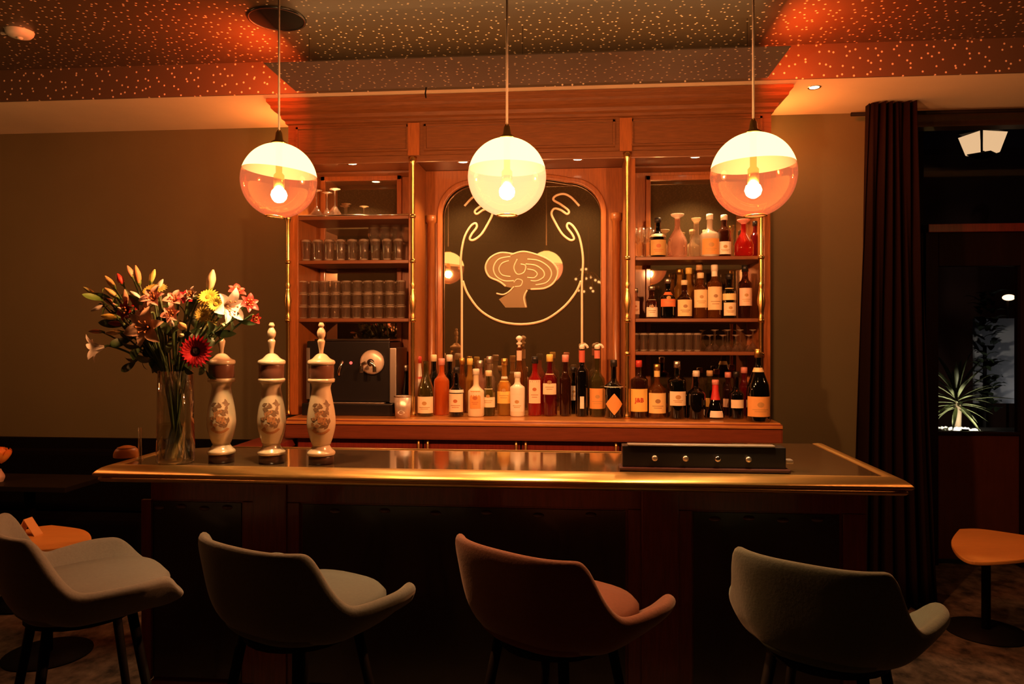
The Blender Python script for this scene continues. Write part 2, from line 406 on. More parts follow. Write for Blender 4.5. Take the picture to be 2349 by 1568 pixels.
for s in (-1, 1):
    bm = nb(); x_ = (XA - ox - .003) if s < 0 else (XD - ox + .003)
    bm.faces.new([bm.verts.new(v) for v in ((x_, .05, .12), (x_, .44, .12), (x_, .44, .16), (x_, .05, .16))])
    obj('light_strip', bm, emat('orange_led', (1, .25, .05), 100), cr)
def cabinet(x0, x1, m0, m1, zmt, shelves, label, spot):
    """tall open display unit: sides, backboard with mirror, shelves"""
    cx = (x0 + x1) / 2
    t = thing('display_cabinet', label, 'display cabinet', (cx, YF, ZCT))
    h = ZT - ZCT; d = YM - YF
    for a, b in ((x0, x0 + .055), (x1 - .035, x1)):
        bm = nb(); box(bm, a - cx, b - cx, .012, d + .02, 0, h - .002, .003); obj('side_panel', bm, WOOD, t)
    bm = nb(); box(bm, x0 - cx + .055, x1 - cx - .035, d, d + .02, 0, h - .002); obj('back_panel', bm, WOOD, t)
    bm = nb(); box(bm, m0 - cx, m1 - cx, d - .006, d - .001, .05, zmt - ZCT); obj('mirror', bm, MIRROR, t)
    bm = nb()
    for q in ((m0 - cx - .03, m0 - cx, .04, zmt - ZCT + .03), (m1 - cx, m1 - cx + .03, .04, zmt - ZCT + .03), (m0 - cx - .03, m1 - cx + .03, zmt - ZCT, zmt - ZCT + .03)):
        box(bm, q[0], q[1], d - .022, d - .001, q[2], q[3], .004)
    obj('mirror_frame', bm, WOOD, t)
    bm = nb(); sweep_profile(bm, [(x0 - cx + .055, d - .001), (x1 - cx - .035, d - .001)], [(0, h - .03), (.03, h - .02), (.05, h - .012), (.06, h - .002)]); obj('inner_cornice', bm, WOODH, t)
    for z, rail in shelves:
        bm = nb(); box(bm, x0 - cx + .056, x1 - cx - .036, .02, d - .024, z - ZCT - .02, z - ZCT, .003); obj('shelf', bm, SHELFW, t)
        if rail:
            bm = nb(); tube(bm, [(x0 - cx + .056, .016, z - ZCT + .004), (x1 - cx - .036, .016, z - ZCT + .004)], .005); obj('shelf_edge_strip', bm, CHROME, t, True)
    return t
YS = YF + .03
ZL = [Z(800, y, YS) for y in (496, 597, 730)]
ZR = [Z(1590, y, YS) for y in (588, 730, 806)]
cabinet(XA, XB, X(748, YM), X(912, YM), Z(830, 415, YM), [(ZL[0], True), (ZL[1], False), (ZL[2], False)], 'open wooden display cabinet holding the rows of drinking glasses', 0)
cabinet(XC, XD, X(1492, YM), X(1712, YM), Z(1600, 413, YM), [(ZR[0], False), (ZR[1], False), (ZR[2], False)], 'open wooden display cabinet holding the spirit bottles', 0)

# centre mirror with arched frame
mc = (X(1018, YM) + X(1378, YM)) / 2; hw = (X(1378, YM) - X(1018, YM)) / 2
mt = thing('wall_mirror', 'smoked mirror with gold etched tree and arch lines between the two display cabinets', 'mirror', (mc, YM, ZCT))
ztop = Z(1200, 412, YM) - ZCT; zcor = Z(1378, 492, YM) - ZCT
def arch(hw, ztop, zcor, n=10, z0=0.0):
    rx = hw * .42; rz = ztop - zcor
    pts = [(-hw, z0), (-hw, zcor)]
    pts += [(-hw + rx - rx * math.cos(math.pi / 2 * i / n), zcor + rz * .86 * math.sin(math.pi / 2 * i / n)) for i in range(1, n + 1)]
    top = [(-hw + rx + (hw - rx) * i / 6, ztop - rz * .14 * (1 - i / 6) ** 2) for i in range(1, 7)]
    pts += top
    pts += [(-x, z) for x, z in reversed(pts[:-1])]
    return pts
bm = nb(); prism_y(bm, arch(hw, ztop, zcor), -.004, 0); obj('glass', bm, MIRROR, mt)
# surround board = panel with arched hole (bridge strip)
def arch_frame(bm, inner, outer, y0, y1):
    n = len(inner)
    iv0 = [bm.verts.new((x, y0, z)) for x, z in inner]; ov0 = [bm.verts.new((x, y0, z)) for x, z in outer]
    iv1 = [bm.verts.new((x, y1, z)) for x, z in inner]; ov1 = [bm.verts.new((x, y1, z)) for x, z in outer]
    for i in range(n - 1):
        bm.faces.new((iv0[i], iv0[i + 1], ov0[i + 1], ov0[i])); bm.faces.new((iv1[i], ov1[i], ov1[i + 1], iv1[i + 1]))
        bm.faces.new((iv0[i], iv1[i], iv1[i + 1], iv0[i + 1])); bm.faces.new((ov0[i], ov0[i + 1], ov1[i + 1], ov1[i]))
A1 = arch(hw, ztop, zcor); A2 = arch(hw + .016, ztop + .016, zcor + .005); A3 = arch(hw + .034, ztop + .034, zcor + .01)
lx, rx_ = XB - mc + .0, XC - mc - .0
H = ZT - ZCT - .002
def toboard(p):
    x, z = p
    if z <= zcor + .02: return (lx if x < 0 else rx_, z)
    s = (x + hw) / (2 * hw)
    return (lx + (rx_ - lx) * min(max((s - .12) / .76, 0), 1), H) if .0 < s < 1 else (lx if x < 0 else rx_, z)
outer = [toboard(p) for p in A2]
bm = nb(); arch_frame(bm, A2, outer, -.03, .0); obj('surround_board', bm, WOOD, mt)
bm = nb(); arch_frame(bm, A1, A3, -.052, -.02); o = obj('arched_moulding', bm, WOOD, mt); bevelmod(o, .008, 3)
for s in (-1, 1):
    bm = nb(); xx = lx + .035 if s < 0 else rx_ - .035
    prof = [(.0, 0), (.032, 0), (.032, .09), (.024, .10), (.024, zcor - .05), (.034, zcor - .04), (.034, zcor), (.0, zcor)]
    lathe(bm, prof, 20, (xx + s * .0, -.045, 0)); obj('half_column', bm, WOOD, mt, True)
def mp(p):
    """photo pixel of the etching to mirror-local point"""
    q = at(p[0], p[1], YM); return Vector((q.x - mc, -.0055, q.z - ZCT))
def crop(pts, sc_=.3826, ox_=980, oy_=380): return [(ox_ + x * sc_, oy_ + y * sc_) for x, y in pts]
def line(pts, w, sub=6):
    bm = nb(); q = smoothpts([mp(p) for p in pts], sub)
    tube(bm, q, w, 6); 
    for v in bm.verts: v.co.y = -.0055 + (v.co.y + .0055) * .3
    return bm
RC = [(928, 1180), (928, 900), (928, 700), (934, 560), (915, 440), (880, 370), (848, 345), (838, 368), (868, 410), (880, 440), (855, 445), (810, 410), (770, 345), (745, 290), (762, 258), (800, 266), (838, 290), (848, 270), (800, 232), (757, 205), (772, 180), (820, 170), (865, 192), (912, 242)]
for pts in (RC, [(1136 - x, y) for x, y in RC]):
    obj('etched_line', line(crop(pts), .0075), ETCH, mt, True)
obj('etched_line', line(crop([(214, 690), (245, 770), (320, 868), (430, 930), (565, 950), (700, 926), (815, 850), (890, 760), (922, 690)]), .0075), ETCH, mt, True)
# etched tree: frosted crown, curling strands, trunk
crown = [(350, 610), (362, 565), (400, 532), (450, 522), (505, 532), (570, 512), (640, 525), (700, 545), (755, 590), (782, 640), (770, 690), (720, 730), (650, 742), (600, 742), (590, 790), (600, 850), (560, 850), (470, 850), (430, 800), (480, 770), (520, 735), (470, 725), (420, 695), (370, 665)]
bm = nb(); q = [mp(p) for p in crop(crown)]
prism_y(bm, [(v.x, v.z) for v in q], -.005, -.0041); obj('etched_tree_crown', bm, ETCH2, mt)
for pts, w in (
    ([(520, 530), (440, 522), (375, 555), (350, 610), (372, 665), (430, 692), (470, 722)], .006),
    ([(500, 545), (430, 560), (398, 610), (412, 660), (460, 690), (520, 690)], .0045),
    ([(490, 570), (450, 585), (430, 620), (450, 655), (500, 665)], .004),
    ([(500, 535), (570, 515), (640, 528), (720, 560), (772, 605), (782, 650), (755, 705), (700, 735), (620, 740)], .006),
    ([(600, 560), (670, 570), (730, 610), (745, 655), (715, 700), (650, 715)], .0045),
    ([(590, 590), (650, 598), (695, 630), (700, 665), (660, 690), (620, 690)], .0045),
    ([(600, 620), (640, 628), (660, 650), (640, 672), (600, 670)], .004),
    ([(540, 560), (520, 610), (540, 650), (580, 640), (590, 600), (560, 590)], .004),
    ([(520, 700), (540, 680), (570, 690), (560, 720), (525, 725)], .0035),
    ([(415, 765), (455, 772), (490, 755), (520, 725)], .005),
    ([(600, 745), (580, 790), (592, 850)], .005)):
    obj('etched_strand', line(crop(pts), w), ETCH, mt, True)

# counter worktop and base
XCL, XCR = X(652, 4.05), X(1797, 4.05)
ct = thing('back_counter', 'long polished wooden worktop of the back bar carrying the row of bottles', 'worktop', ((XCL + XCR) / 2, 4.38, 1.01))
cw = (XCR - XCL) / 2
bm = nb(); box(bm, -cw + .01, cw - .01, -.32, .32, .075, .113, .006); obj('top_board', bm, CTOP, ct)
bm = nb(); box(bm, -cw, cw, -.33, -.29, .0, .106, .012); obj('front_lip', bm, CLIP, ct)
bm = nb(); box(bm, -cw + .004, cw - .004, -.338, -.325, .082, .098, .004); obj('bead', bm, CTOP, ct)
bm = nb(); box(bm, -cw + .02, cw - .02, -.29, .32, 0, .074); obj('under_board', bm, CLIP, ct)
bs = thing('base_cabinet', 'dark row of cooler cabinets with paired upright handles under the back counter', 'base cabinet', ((XCL + XCR) / 2, 4.42, 0))
bm = nb(); box(bm, -cw + .05, cw - .05, -.31, .27, 0, 1.009); obj('carcass', bm, BLACKWOOD, bs)
hp = [(960, 981), (1184, 1206), (1413, 1432)]
edges = [-cw + .06] + [X((a + b) / 2, 4.09) - bs.location.x for a, b in hp] + [cw - .06]
hx = [[None, hp[0][0]], [hp[0][1], hp[1][0]], [hp[1][1], hp[2][0]], [hp[2][1], None]]
for k in range(4):
    bm = nb(); box(bm, edges[k] + .004, edges[k + 1] - .004, -.332, -.311, .12, 1.006, .004); d = obj('door', bm, WOODD, bs)
    for hpx in hx[k]:
        if hpx is None: continue
        bm = nb(); hxx = X(hpx, 4.065) - bs.location.x
        tube(bm, [(hxx, -.333, 1.002), (hxx, -.352, 1.0), (hxx, -.357, .99), (hxx, -.357, .72), (hxx, -.352, .705), (hxx, -.333, .70)], .0085, 8); obj('handle', bm, BRASSD, d, True)
# low dark side worktop at the left end
x0, x1 = X(600, 4.18), XCL + .04
sw = thing('side_cabinet', 'low dark wooden side cabinet at the end of the back counter behind the beer taps', 'cabinet', ((x0 + x1) / 2, 4.1, 0))
bm = nb(); box(bm, -(x1 - x0) / 2, (x1 - x0) / 2, -.28, .55, .96, 1.0, .004); obj('top_board', bm, WOODD, sw)
bm = nb(); box(bm, -(x1 - x0) / 2 + .01, (x1 - x0) / 2 - .01, -.26, .55, 0, .959); obj('carcass', bm, BLACKWOOD, sw)

# brass poles
def pole(px, label, ztop_):
    x = X(px, 4.205)
    t = thing('brass_pole', label, 'pole', (x, 4.205, ZCT), group='brass poles of the display cabinets')
    h = ztop_ - ZCT; k1 = Z(px, 690, 4.205) - ZCT
    bm = nb(); lathe(bm, capped([(.0175, 0), (.0175, .01), (.015, .02), (.012, .035), (.012, k1 - .12), (.017, k1 - .10), (.012, k1 - .08), (.014, k1 - .06), (.022, k1), (.014, k1 + .06), (.012, k1 + .075), (.017, k1 + .09), (.012, k1 + .11), (.012, h - .05), (.02, h - .03), (.026, h)]), 16)
    obj('shaft', bm, BRASS, t, True)
    for s in ZL if px < 1200 else ZR:
        bm = nb(); lathe(bm, capped([(.0125, s - ZCT - .024), (.018, s - ZCT - .018), (.018, s - ZCT - .006), (.0125, s - ZCT)]), 14); tube(bm, [(0, .012, s - ZCT - .012), (0, .034, s - ZCT - .012)], .006); obj('shelf_bracket', bm, BRASS, t, True)
pole(661, 'brass pole at the outer edge of the glass cabinet, beside the taupe wall', Z(661, 500, 4.205) + .02)
pole(947, 'brass pole between the glass cabinet and the mirror', ZT)
pole(1439, 'brass pole between the mirror and the spirit cabinet', ZT)
pole(1746, 'brass pole at the outer edge of the spirit cabinet under the copper globe', Z(1746, 470, 4.205))

YD = 4.33
downlight(Vector((X(808, YD), YD, ZT - .001)), 'small round downlight in the roof of the glass cabinet', 60)
downlight(Vector((X(1062, YD + .01), YD + .01, ZT - .001)), 'small round downlight over the mirror, beside the glass cabinet', 40)
downlight(Vector((X(1325, YD), YD, ZT - .001)), 'small round downlight over the mirror, beside the spirit cabinet', 40)
downlight(Vector((X(1595, YD), YD, ZT - .001)), 'small round downlight in the roof of the spirit cabinet', 75)
# cover board under the frieze that carries the downlights (ceiling of the recesses)
ys = hz(1868, 200, ZSOF)
downlight(Vector((X(1868, ys), ys, ZSOF - .001)), 'small round downlight in the cream soffit beside the cornice', 8, 150)

# ------------------------------------------------------------------ front bar
ZB = 1.08; YB0 = 2.75
BL, BR = X(232, YB0), 1.172
bt = thing('bar_countertop', 'long polished bar top with a rounded brass front edge', 'bar top', (0, 0, ZB - .06))
yb1 = hz(1175, 1033, ZB); ybr = 3.62; xr0 = X(1800, 3.62) - .25
poly = [(BL + .02, YB0 + .03), (BR - .02, YB0 + .03), (BR - .02, ybr), (xr0, ybr), (xr0, yb1), (BL + .20, yb1), (BL + .02, yb1 - .1)]
bm = nb(); prism(bm, poly, .02, .058); obj('surface', bm, BARTOP, bt)
prof = [(0, .0), (.014, -.002), (.026, .002), (.033, .010), (.031, .017), (.025, .020), (.040, .024), (.047, .030), (.046, .036), (.036, .046), (.024, .055), (.010, .0605), (-.006, .062), (-.03, .0595), (-.03, .058)]
bm = nb(); sweep_profile(bm, [(BL + .02, yb1 - .1), (BL + .02, YB0 + .03), (BR - .02, YB0 + .03), (BR - .02, ybr)], prof); obj('edge_moulding', bm, BRASSR, bt, True)
bm = nb(); box(bm, BL + .22, xr0, yb1 - .004, yb1 + .012, .03, .062, .003); obj('rear_edge', bm, BRASSD, bt)
fr = thing('bar_counter', 'dark red panelled wooden front of the bar', 'bar counter', (0, 0, 0))
YP = 2.96; bx0, bx1 = BL + .09, BR - .06
bm = nb(); box(bm, bx0, bx1, YP, YP + .04, 0, ZB - .062); obj('back_board', bm, WOODD, fr)
bm = nb(); box(bm, bx1 - .04, bx1, YP + .041, 3.6, 0, ZB - .062); obj('end_board', bm, WOODD, fr)
bm = nb(); box(bm, bx0, bx0 + .04, YP + .041, yb1 - .12, 0, ZB - .062); obj('end_board', bm, WOODD, fr)
xs = [bx0, X(330, YP), X(560, YP), X(690, YP), X(1440, YP) - .0, X(1585, YP), X(1930, YP), bx1]
bm = nb(); box(bm, bx0, bx1, YP - .02, YP - .001, ZB - .17, ZB - .063, .003); obj('top_rail', bm, WOODD, fr)
bm = nb(); box(bm, bx0, bx1, YP - .02, YP - .001, 0, .16, .003); obj('bottom_rail', bm, WOODD, fr)
for a, b in ((bx0, X(330, YP)), (X(560, YP), X(690, YP)), (X(1440, YP), X(1585, YP)), (X(1930, YP), bx1)):
    bm = nb(); box(bm, a, b, YP - .02, YP - .001, .161, ZB - .171, .003); obj('stile', bm, WOODD, fr)
    if b - a > .12:
        bm = nb(); box(bm, a + .05, b - .05, YP - .032, YP - .021, .03, ZB - .09, .006); obj('pilaster', bm, WOODD, fr)
for a, b in ((X(330, YP), X(560, YP)), (X(690, YP), X(1440, YP)), (X(1585, YP), X(1930, YP))):
    bm = nb(); box(bm, a + .01, b - .01, YP - .006, YP - .001, .17, ZB - .18); obj('panel', bm, BLACKWOOD, fr)
    n = 4 if b - a < .9 else 6
    for i in range(n):  # oval bosses added to catch light, standing in for reflections of the pendants
        bm = nb(); lathe(bm, [(0, .010), (.014, .006), (.018, 0)], 14); bmesh.ops.rotate(bm, cent=(0, 0, 0), matrix=Matrix.Rotation(R(90), 3, 'X'), verts=bm.verts)
        o = obj('glint_boss', bm, mat('dark_polished_glint_boss', (.10, .04, .03), .2, coat=.6), fr, True); o.location = (a + (b - a) * (i + .7) / (n + .4), YP - .007, ZB - .205 + (i % 2) * .006)
        o.scale = (1.3, 1, .6)

# ------------------------------------------------------------------ beer taps
def leaf_patch(bm, prof_r, cz, ca, w, h, ang):
    """small leaf shape lying on a surface of revolution"""
    pts = [(0, -h), (w * .8, -h * .4), (w, 0), (w * .6, h * .5), (0, h), (-w * .6, h * .5), (-w, 0), (-w * .8, -h * .4)]
    vs = []
    for x, z in pts:
        xr = x * math.cos(ang) - z * math.sin(ang); zr = x * math.sin(ang) + z * math.cos(ang)
        zz = cz + zr; r = prof_r(zz) + .0009; a = -math.pi / 2 + ca + xr / r
        vs.append(bm.verts.new((r * math.cos(a), r * math.sin(a), zz)))
    bm.faces.new(vs)
def interp(prof):
    def f(z):
        for (r0, z0), (r1, z1) in zip(prof, prof[1:]):
            if z0 <= z <= z1 and z1 > z0: return r0 + (r1 - r0) * (z - z0) / (z1 - z0)
        return prof[-1][0]
    return f
def cs(prof, sub=5):
    q = smoothpts([(r, 0, z) for r, z in prof], sub); return [(max(v.x, 0), v.z) for v in q]
def tap(px, label, first=None):
    y = hz(px, 1055, ZB); y = 2.90
    p = Vector((X(px, y), y, ZB))
    if first: return dup(first, p, .30, label)
    s = y / F / .985
    t = thing('beer_tap', label, 'beer tap', p, .32, group='porcelain beer taps on the bar')
    bm = nb(); lathe(bm, capped([(.050, 0), (.050, .028), (.046, .034)]), 28); obj('base', bm, mat('dark_brown_tap_base', (.05, .02, .012), .3, coat=.4), t, True)
    foot = cs([(.054, .034), (.055, .045), (.042, .058), (.034, .072), (.038, .078)])
    bm = nb(); lathe(bm, capped(foot), 28); obj('foot', bm, PORC, t, True)
    body = cs([(.037, .078), (.045, .10), (.054, .135), (.057, .165), (.053, .21), (.045, .255), (.039, .285), (.037, .305), (.044, .325)])
    bm = nb(); lathe(bm, capped(body), 32); obj('column', bm, PORC, t, True)
    f = interp(body)
    bm = nb(); rr = random.Random(3)
    for k in range(26):
        leaf_patch(bm, f, .200 + rr.uniform(-.05, .05), rr.uniform(-.6, .6), .0065, .013, rr.uniform(-1.6, 1.6))
    obj('painted_leaves', bm, ORN, t, True)
    bm = nb()
    for k in range(16):
        leaf_patch(bm, f, .160 + rr.uniform(-.022, .05), rr.uniform(-.7, .7), .008, .011, rr.uniform(-1.6, 1.6))
    for k in range(9):
        a = -.55 + 1.1 * k / 8; leaf_patch(bm, f, .125 + .012 * (a / .55) ** 2, a, .009, .006, a * .4)
    obj('painted_scroll', bm, ORN2, t, True)
    bm = nb(); lathe(bm, capped([(.045, .322), (.053, .326), (.054, .334), (.052, .340)]), 28); obj('ring', bm, PORC, t, True)
    bm = nb(); lathe(bm, capped([(.049, .340), (.050, .345), (.050, .392), (.049, .396)]), 28); obj('band', bm, PORCB, t, True)
    bm = nb(); lathe(bm, capped(cs([(.052, .396), (.055, .402), (.052, .412), (.036, .420), (.022, .434), (.012, .440)])), 28); obj('dome', bm, PORC, t, True)
    bm = nb(); lathe(bm, capped(cs([(.008, .438), (.009, .455), (.013, .475), (.015, .490), (.010, .500), (.015, .510), (.017, .525), (.012, .538), (.008, .545), (.012, .553), (.007, .565)])), 18); obj('handle', bm, PORC, t, True)
    bm = nb(); tube(bm, smoothpts([(0, .045, .365), (0, .09, .37), (0, .105, .35), (0, .105, .31)]), .009, 10); obj('spout', bm, BRASS, t, True)
    return t
tp = tap(508, 'porcelain beer tap beside the flower vase')
tap(623, 'middle porcelain beer tap of the three', tp)
tap(737, 'porcelain beer tap standing before the coffee machine', tp)

# ------------------------------------------------------------------ bottles
def bottle(px, ytop, w, Yb, zb, style, col, label, cap=None, lab=None, neck=None, pour=False, dia=False, txt=None, band=None, capm=None):
    """glass body, closure, label; height and width follow the photo"""
    x = X(px, Yb); H = Z(px, ytop, Yb) - zb; r = w * Yb / F / 2
    t = thing('bottle', label, 'bottle', (x, Yb, zb), group=None)
    capn = .10 if not pour else .2
    Hb = H * (1 - capn * .55) if cap else H
    rn = min(.016, r * .5)
    if style == 'std': sh, nk = .60, .74
    elif style == 'slope': sh, nk = .40, .78
    elif style == 'tall': sh, nk = .66, .76
    elif style == 'round': sh, nk = .52, .66
    elif style == 'cone': sh, nk = .12, .72
    elif style == 'deca': sh, nk = .50, .74
    else: sh, nk = .6, .72
    if style == 'deca': pr = [(r * .8, 0), (r, .01), (r, Hb * .38), (r * .85, Hb * .5), (r * .42, Hb * .68), (rn, Hb * .76), (rn * .95, Hb * .97), (rn * 1.3, Hb)]
    elif style == 'cone': pr = [(r * .92, 0), (r, .008), (r, Hb * .12), (r * .6, Hb * .42), (rn * 1.1, Hb * .72), (rn, Hb * .76), (rn, Hb)]
    else: pr = [(r * .92, 0), (r, .008), (r, Hb * sh), (r * .93, Hb * (sh + (nk - sh) * .3)), (r * .62, Hb * (sh + (nk - sh) * .65)), (rn * 1.15, Hb * nk), (rn, Hb * (nk + .04)), (rn, Hb * .985), (rn * 1.15, Hb * .99), (rn * 1.1, Hb)]
    bm = nb(); lathe(bm, capped(pr), 20); obj('glass_body', bm, col, t, True)
    f = interp(pr)
    if cap:
        cm = mat('cap_' + cap, {'gold': (.75, .5, .16), 'red': (.55, .05, .04), 'white': (.8, .74, .62), 'cream': (.8, .68, .42), 'black': (.015, .013, .013), 'pink': (.75, .3, .25), 'yellow': (.8, .6, .15), 'cork': (.62, .42, .2), 'silver': (.7, .66, .6), 'glass': (.8, .7, .6)}[cap], .35, 1 if cap in ('silver', 'gold') else 0)
        c0 = Hb * .90
        if style == 'deca': bm = nb(); lathe(bm, capped(cs([(rn * .9, Hb - .004), (rn * 1.0, Hb + .006), (r * .62, Hb + .018), (r * .66, Hb + .028), (r * .3, H + .004)])), 18)
        else: bm = nb(); lathe(bm, capped([(rn * 1.22, c0), (rn * 1.22, Hb + .004), (rn * 1.0, Hb + .007)]), 16)
        obj('stopper' if style == 'deca' else 'cap', bm, cm, t, True)
    if pour:
        bm = nb()
        if pour == 2: lathe(bm, capped(cs([(.010, Hb), (.008, Hb + .01), (.018, Hb + .022), (.008, Hb + .034), (.020, Hb + .05), (.016, Hb + .062), (.004, Hb + .07)])), 14)
        else:
            sphere(bm, (0, 0, Hb + .010), .017, 12, 8); tube(bm, smoothpts([(0, 0, Hb + .012), (.012, 0, Hb + .024), (.026, 0, Hb + .020), (.034, 0, Hb + .006)]), .0075, 8)
        obj('pourer', bm, mat('pale_pourer', (.85, .76, .62), .25, coat=.4), t, True)
    if lab:
        lc, z0, z1, half = lab
        bm = nb(); n = 10; rows = []
        for zz in (z0 * Hb, (z0 + z1) / 2 * Hb, z1 * Hb):
            row = []
            for i in range(n + 1):
                a = -math.pi / 2 + half * (2 * i / n - 1); q = f(zz) + .0012
                row.append(bm.verts.new((q * math.cos(a), q * math.sin(a), zz)))
            rows.append(row)
        if dia:
            bm.free(); bm = nb(); zc_ = (z0 + z1) / 2 * Hb; hh = (z1 - z0) / 2 * Hb; pts = []
            n = 8; g = []
            for i in range(n + 1):
                a = half * (2 * i / n - 1); k = 1 - abs(2 * i / n - 1)
                g.append([bm.verts.new(((f(zc_ + s * hh * k) + .0014) * math.cos(-math.pi / 2 + a), (f(zc_ + s * hh * k) + .0014) * math.sin(-math.pi / 2 + a), zc_ + s * hh * k)) for s in (-1, 0, 1)])
            for A, B in zip(g, g[1:]):
                for j in range(2):
                    vs = [A[j], B[j], B[j + 1], A[j + 1]]
                    bm.faces.new(vs)
            bmesh.ops.remove_doubles(bm, verts=bm.verts, dist=1e-6)
        else:
            for A, B in zip(rows, rows[1:]):
                for i in range(n): bm.faces.new((A[i], A[i + 1], B[i + 1], B[i]))
        lo_ = obj('label', bm, mat('paper_%02d_%02d_%02d' % tuple(int(c * 99) for c in lc), lc, .6), t, True)
        if txt:
            tb = text_bm(txt[0], txt[1])
            for v in tb.verts:
                q = f((z0 + z1) / 2 * Hb) + .0022; a = -math.pi / 2 + v.co.x / q
                v.co = (q * math.cos(a), q * math.sin(a), (z0 + z1) / 2 * Hb + v.co.y)
            obj('lettering', tb, mat('red_ink', (.55, .02, .01), .5), lo_)
        elif not dia and z1 - z0 > .2:      # small printed emblem on the label
            bm = nb(); zz = (z0 + z1) / 2 * Hb + (z1 - z0) * Hb * .1; q = f(zz) + .0019; rr = r * .3
            def on(a, z): return bm.verts.new((q * math.cos(-math.pi / 2 + a), q * math.sin(-math.pi / 2 + a), z))
            c_ = on(0, zz); ring = [on(rr * math.cos(2 * math.pi * k / 14) / q, zz + rr * .8 * math.sin(2 * math.pi * k / 14)) for k in range(14)]
            for k in range(14): bm.faces.new((c_, ring[k], ring[(k + 1) % 14]))
            for zb_, wd in ((-.24, .55), (-.34, .4)):
                z_ = zz + (z1 - z0) * Hb * zb_; hh_ = .0016; n_ = 8; hw2 = half * wd
                lo2 = [on(-hw2 + 2 * hw2 * k / n_, z_ - hh_) for k in range(n_ + 1)]; hi2 = [on(-hw2 + 2 * hw2 * k / n_, z_ + hh_) for k in range(n_ + 1)]
                for k in range(n_): bm.faces.new((lo2[k], lo2[k + 1], hi2[k + 1], hi2[k]))
            obj('emblem', bm, mat('emblem_ink_%d' % (px % 3), [(.5, .16, .05), (.35, .2, .08), (.5, .3, .1)][px % 3], .5), lo_)
    for nm, b in (('neck_label', neck), ('band', band)):
        if b:
            bc, z0, z1 = b
            bm = nb(); lathe(bm, [(f(z) + .0011, z) for z in (z0 * Hb, (z0 + z1) / 2 * Hb, z1 * Hb)], 18); obj(nm, bm, mat('paper_%02d_%02d_%02d' % tuple(int(c * 99) for c in bc), bc, .5), t, True)
    return t
def gl(name, tint, body, bc): return glassmat(name, tint, .22, body, bc)
G = {
 'dark': gl('dark_green_bottle_glass', (.05, .06, .03), .35, (.012, .014, .008)),
 'black': gl('black_bottle_glass', (.01, .01, .01), .6, (.008, .007, .007)),
 'green': gl('olive_bottle_glass', (.30, .28, .10), .35, (.16, .13, .03)),
 'amber': gl('amber_bottle_glass', (.55, .22, .05), .45, (.30, .10, .015)),
 'brown': gl('brown_bottle_glass', (.20, .07, .03), .5, (.08, .022, .01)),
 'orange': gl('orange_liquor_glass', (.95, .35, .10), .6, (.85, .22, .04)),
 'red': gl('red_liquor_glass', (.75, .06, .05), .6, (.50, .025, .02)),
 'darkred': gl('dark_red_liquor_glass', (.4, .03, .03), .6, (.2, .012, .015)),
 'clear': gl('clear_bottle_glass', (.85, .80, .72), .25, (.6, .5, .38)),
 'pinkclear': gl('rosy_clear_glass', (.85, .62, .52), .4, (.65, .38, .28)),
 'gold': gl('golden_liquor_glass', (.85, .60, .20), .5, (.6, .36, .07)),
 'white': mat('white_coated_bottle', (.82, .76, .62), .3, coat=.4),
 'creamy': mat('cream_coated_bottle', (.80, .68, .46), .35, coat=.3),
 'frost': gl('frosted_bottle_glass', (.8, .76, .7), .75, (.72, .62, .5)),
}
CR = (.82, .70, .48); WH = (.85, .80, .68); YL = (.85, .58, .14); OR_ = (.75, .36, .10); PK = (.80, .58, .44)
za = ZCT + .0005
Y1, Y2, Y3 = 4.24, 4.33, 4.44
B = bottle
# centre counter row (front and behind)
B(932, 833, 20, Y2, za, 'slope', G['dark'], 'slim dark green bottle behind the metal cup', 'silver')
B(960, 812, 27, 4.36, za, 'slope', G['white'], 'tall white frosted bottle with a thin red band next to the brass pole', 'red', band=((.6, .08, .06), .62, .66))
B(977, 828, 38, Y1, za, 'slope', G['green'], 'sloping olive wine bottle with a squarish cream label, first of the counter row', None, (CR, .06, .36, 1.2))
B(995, 808, 24, Y3, za, 'std', G['dark'], 'dark bottle with a cream capsule half hidden behind the orange liquor', 'cream')
B(1013, 817, 36, 4.31, za, 'std', G['orange'], 'bottle of bright orange liquor on the counter', 'pink')
B(1031, 808, 25, Y3, za, 'tall', G['dark'], 'dark bottle with a white capsule behind the black-banded bottle', 'white')
B(1047, 838, 34, 4.23, za, 'round', G['black'], 'squat dark bottle with a black and cream label', 'black', (CR, .10, .48, 1.2), band=(WH, .50, .56))
B(1060, 816, 22, Y3, za, 'std', G['amber'], 'amber bottle with a gold cap standing behind the cream bottle, nearer the squat dark one', 'gold')
B(1078, 817, 23, Y3, za, 'std', G['gold'], 'golden bottle with a yellow cap standing behind the cream bottle', 'yellow')
B(1092, 842, 38, Y1, za, 'round', G['creamy'], 'big cream coloured bottle with a round orange label', 'white', (OR_, .18, .56, .7))
B(1101, 822, 26, 4.42, za, 'std', G['pinkclear'], 'rosy clear bottle behind and beside the big cream bottle', 'silver')
B(1123, 812, 26, 4.43, za, 'std', G['clear'], 'clear bottle with a grey cap behind the patterned-label bottle', 'silver')
B(1121, 846, 30, 4.28, za, 'round', G['green'], 'short green bottle with a patterned cream label between the cream and the yellow bottle', 'cream', (CR, .2, .62, 1.3))
B(1157, 817, 33, 4.31, za, 'round', G['gold'], 'yellow whiskey bottle with a gold cap and a red dot label', 'gold', (YL, .22, .62, 1.2), neck=(WH, .66, .70))
B(1191, 796, 22, 4.43, za, 'std', G['amber'], 'bottle with a tall crystal stopper behind the white bottle', None, pour=2, neck=(PK, .8, .95))
B(1187, 850, 34, 4.27, za, 'tall', G['white'], 'white coated bottle with a small red emblem under the crystal stopper', 'white', (WH, .12, .5, 1.0))
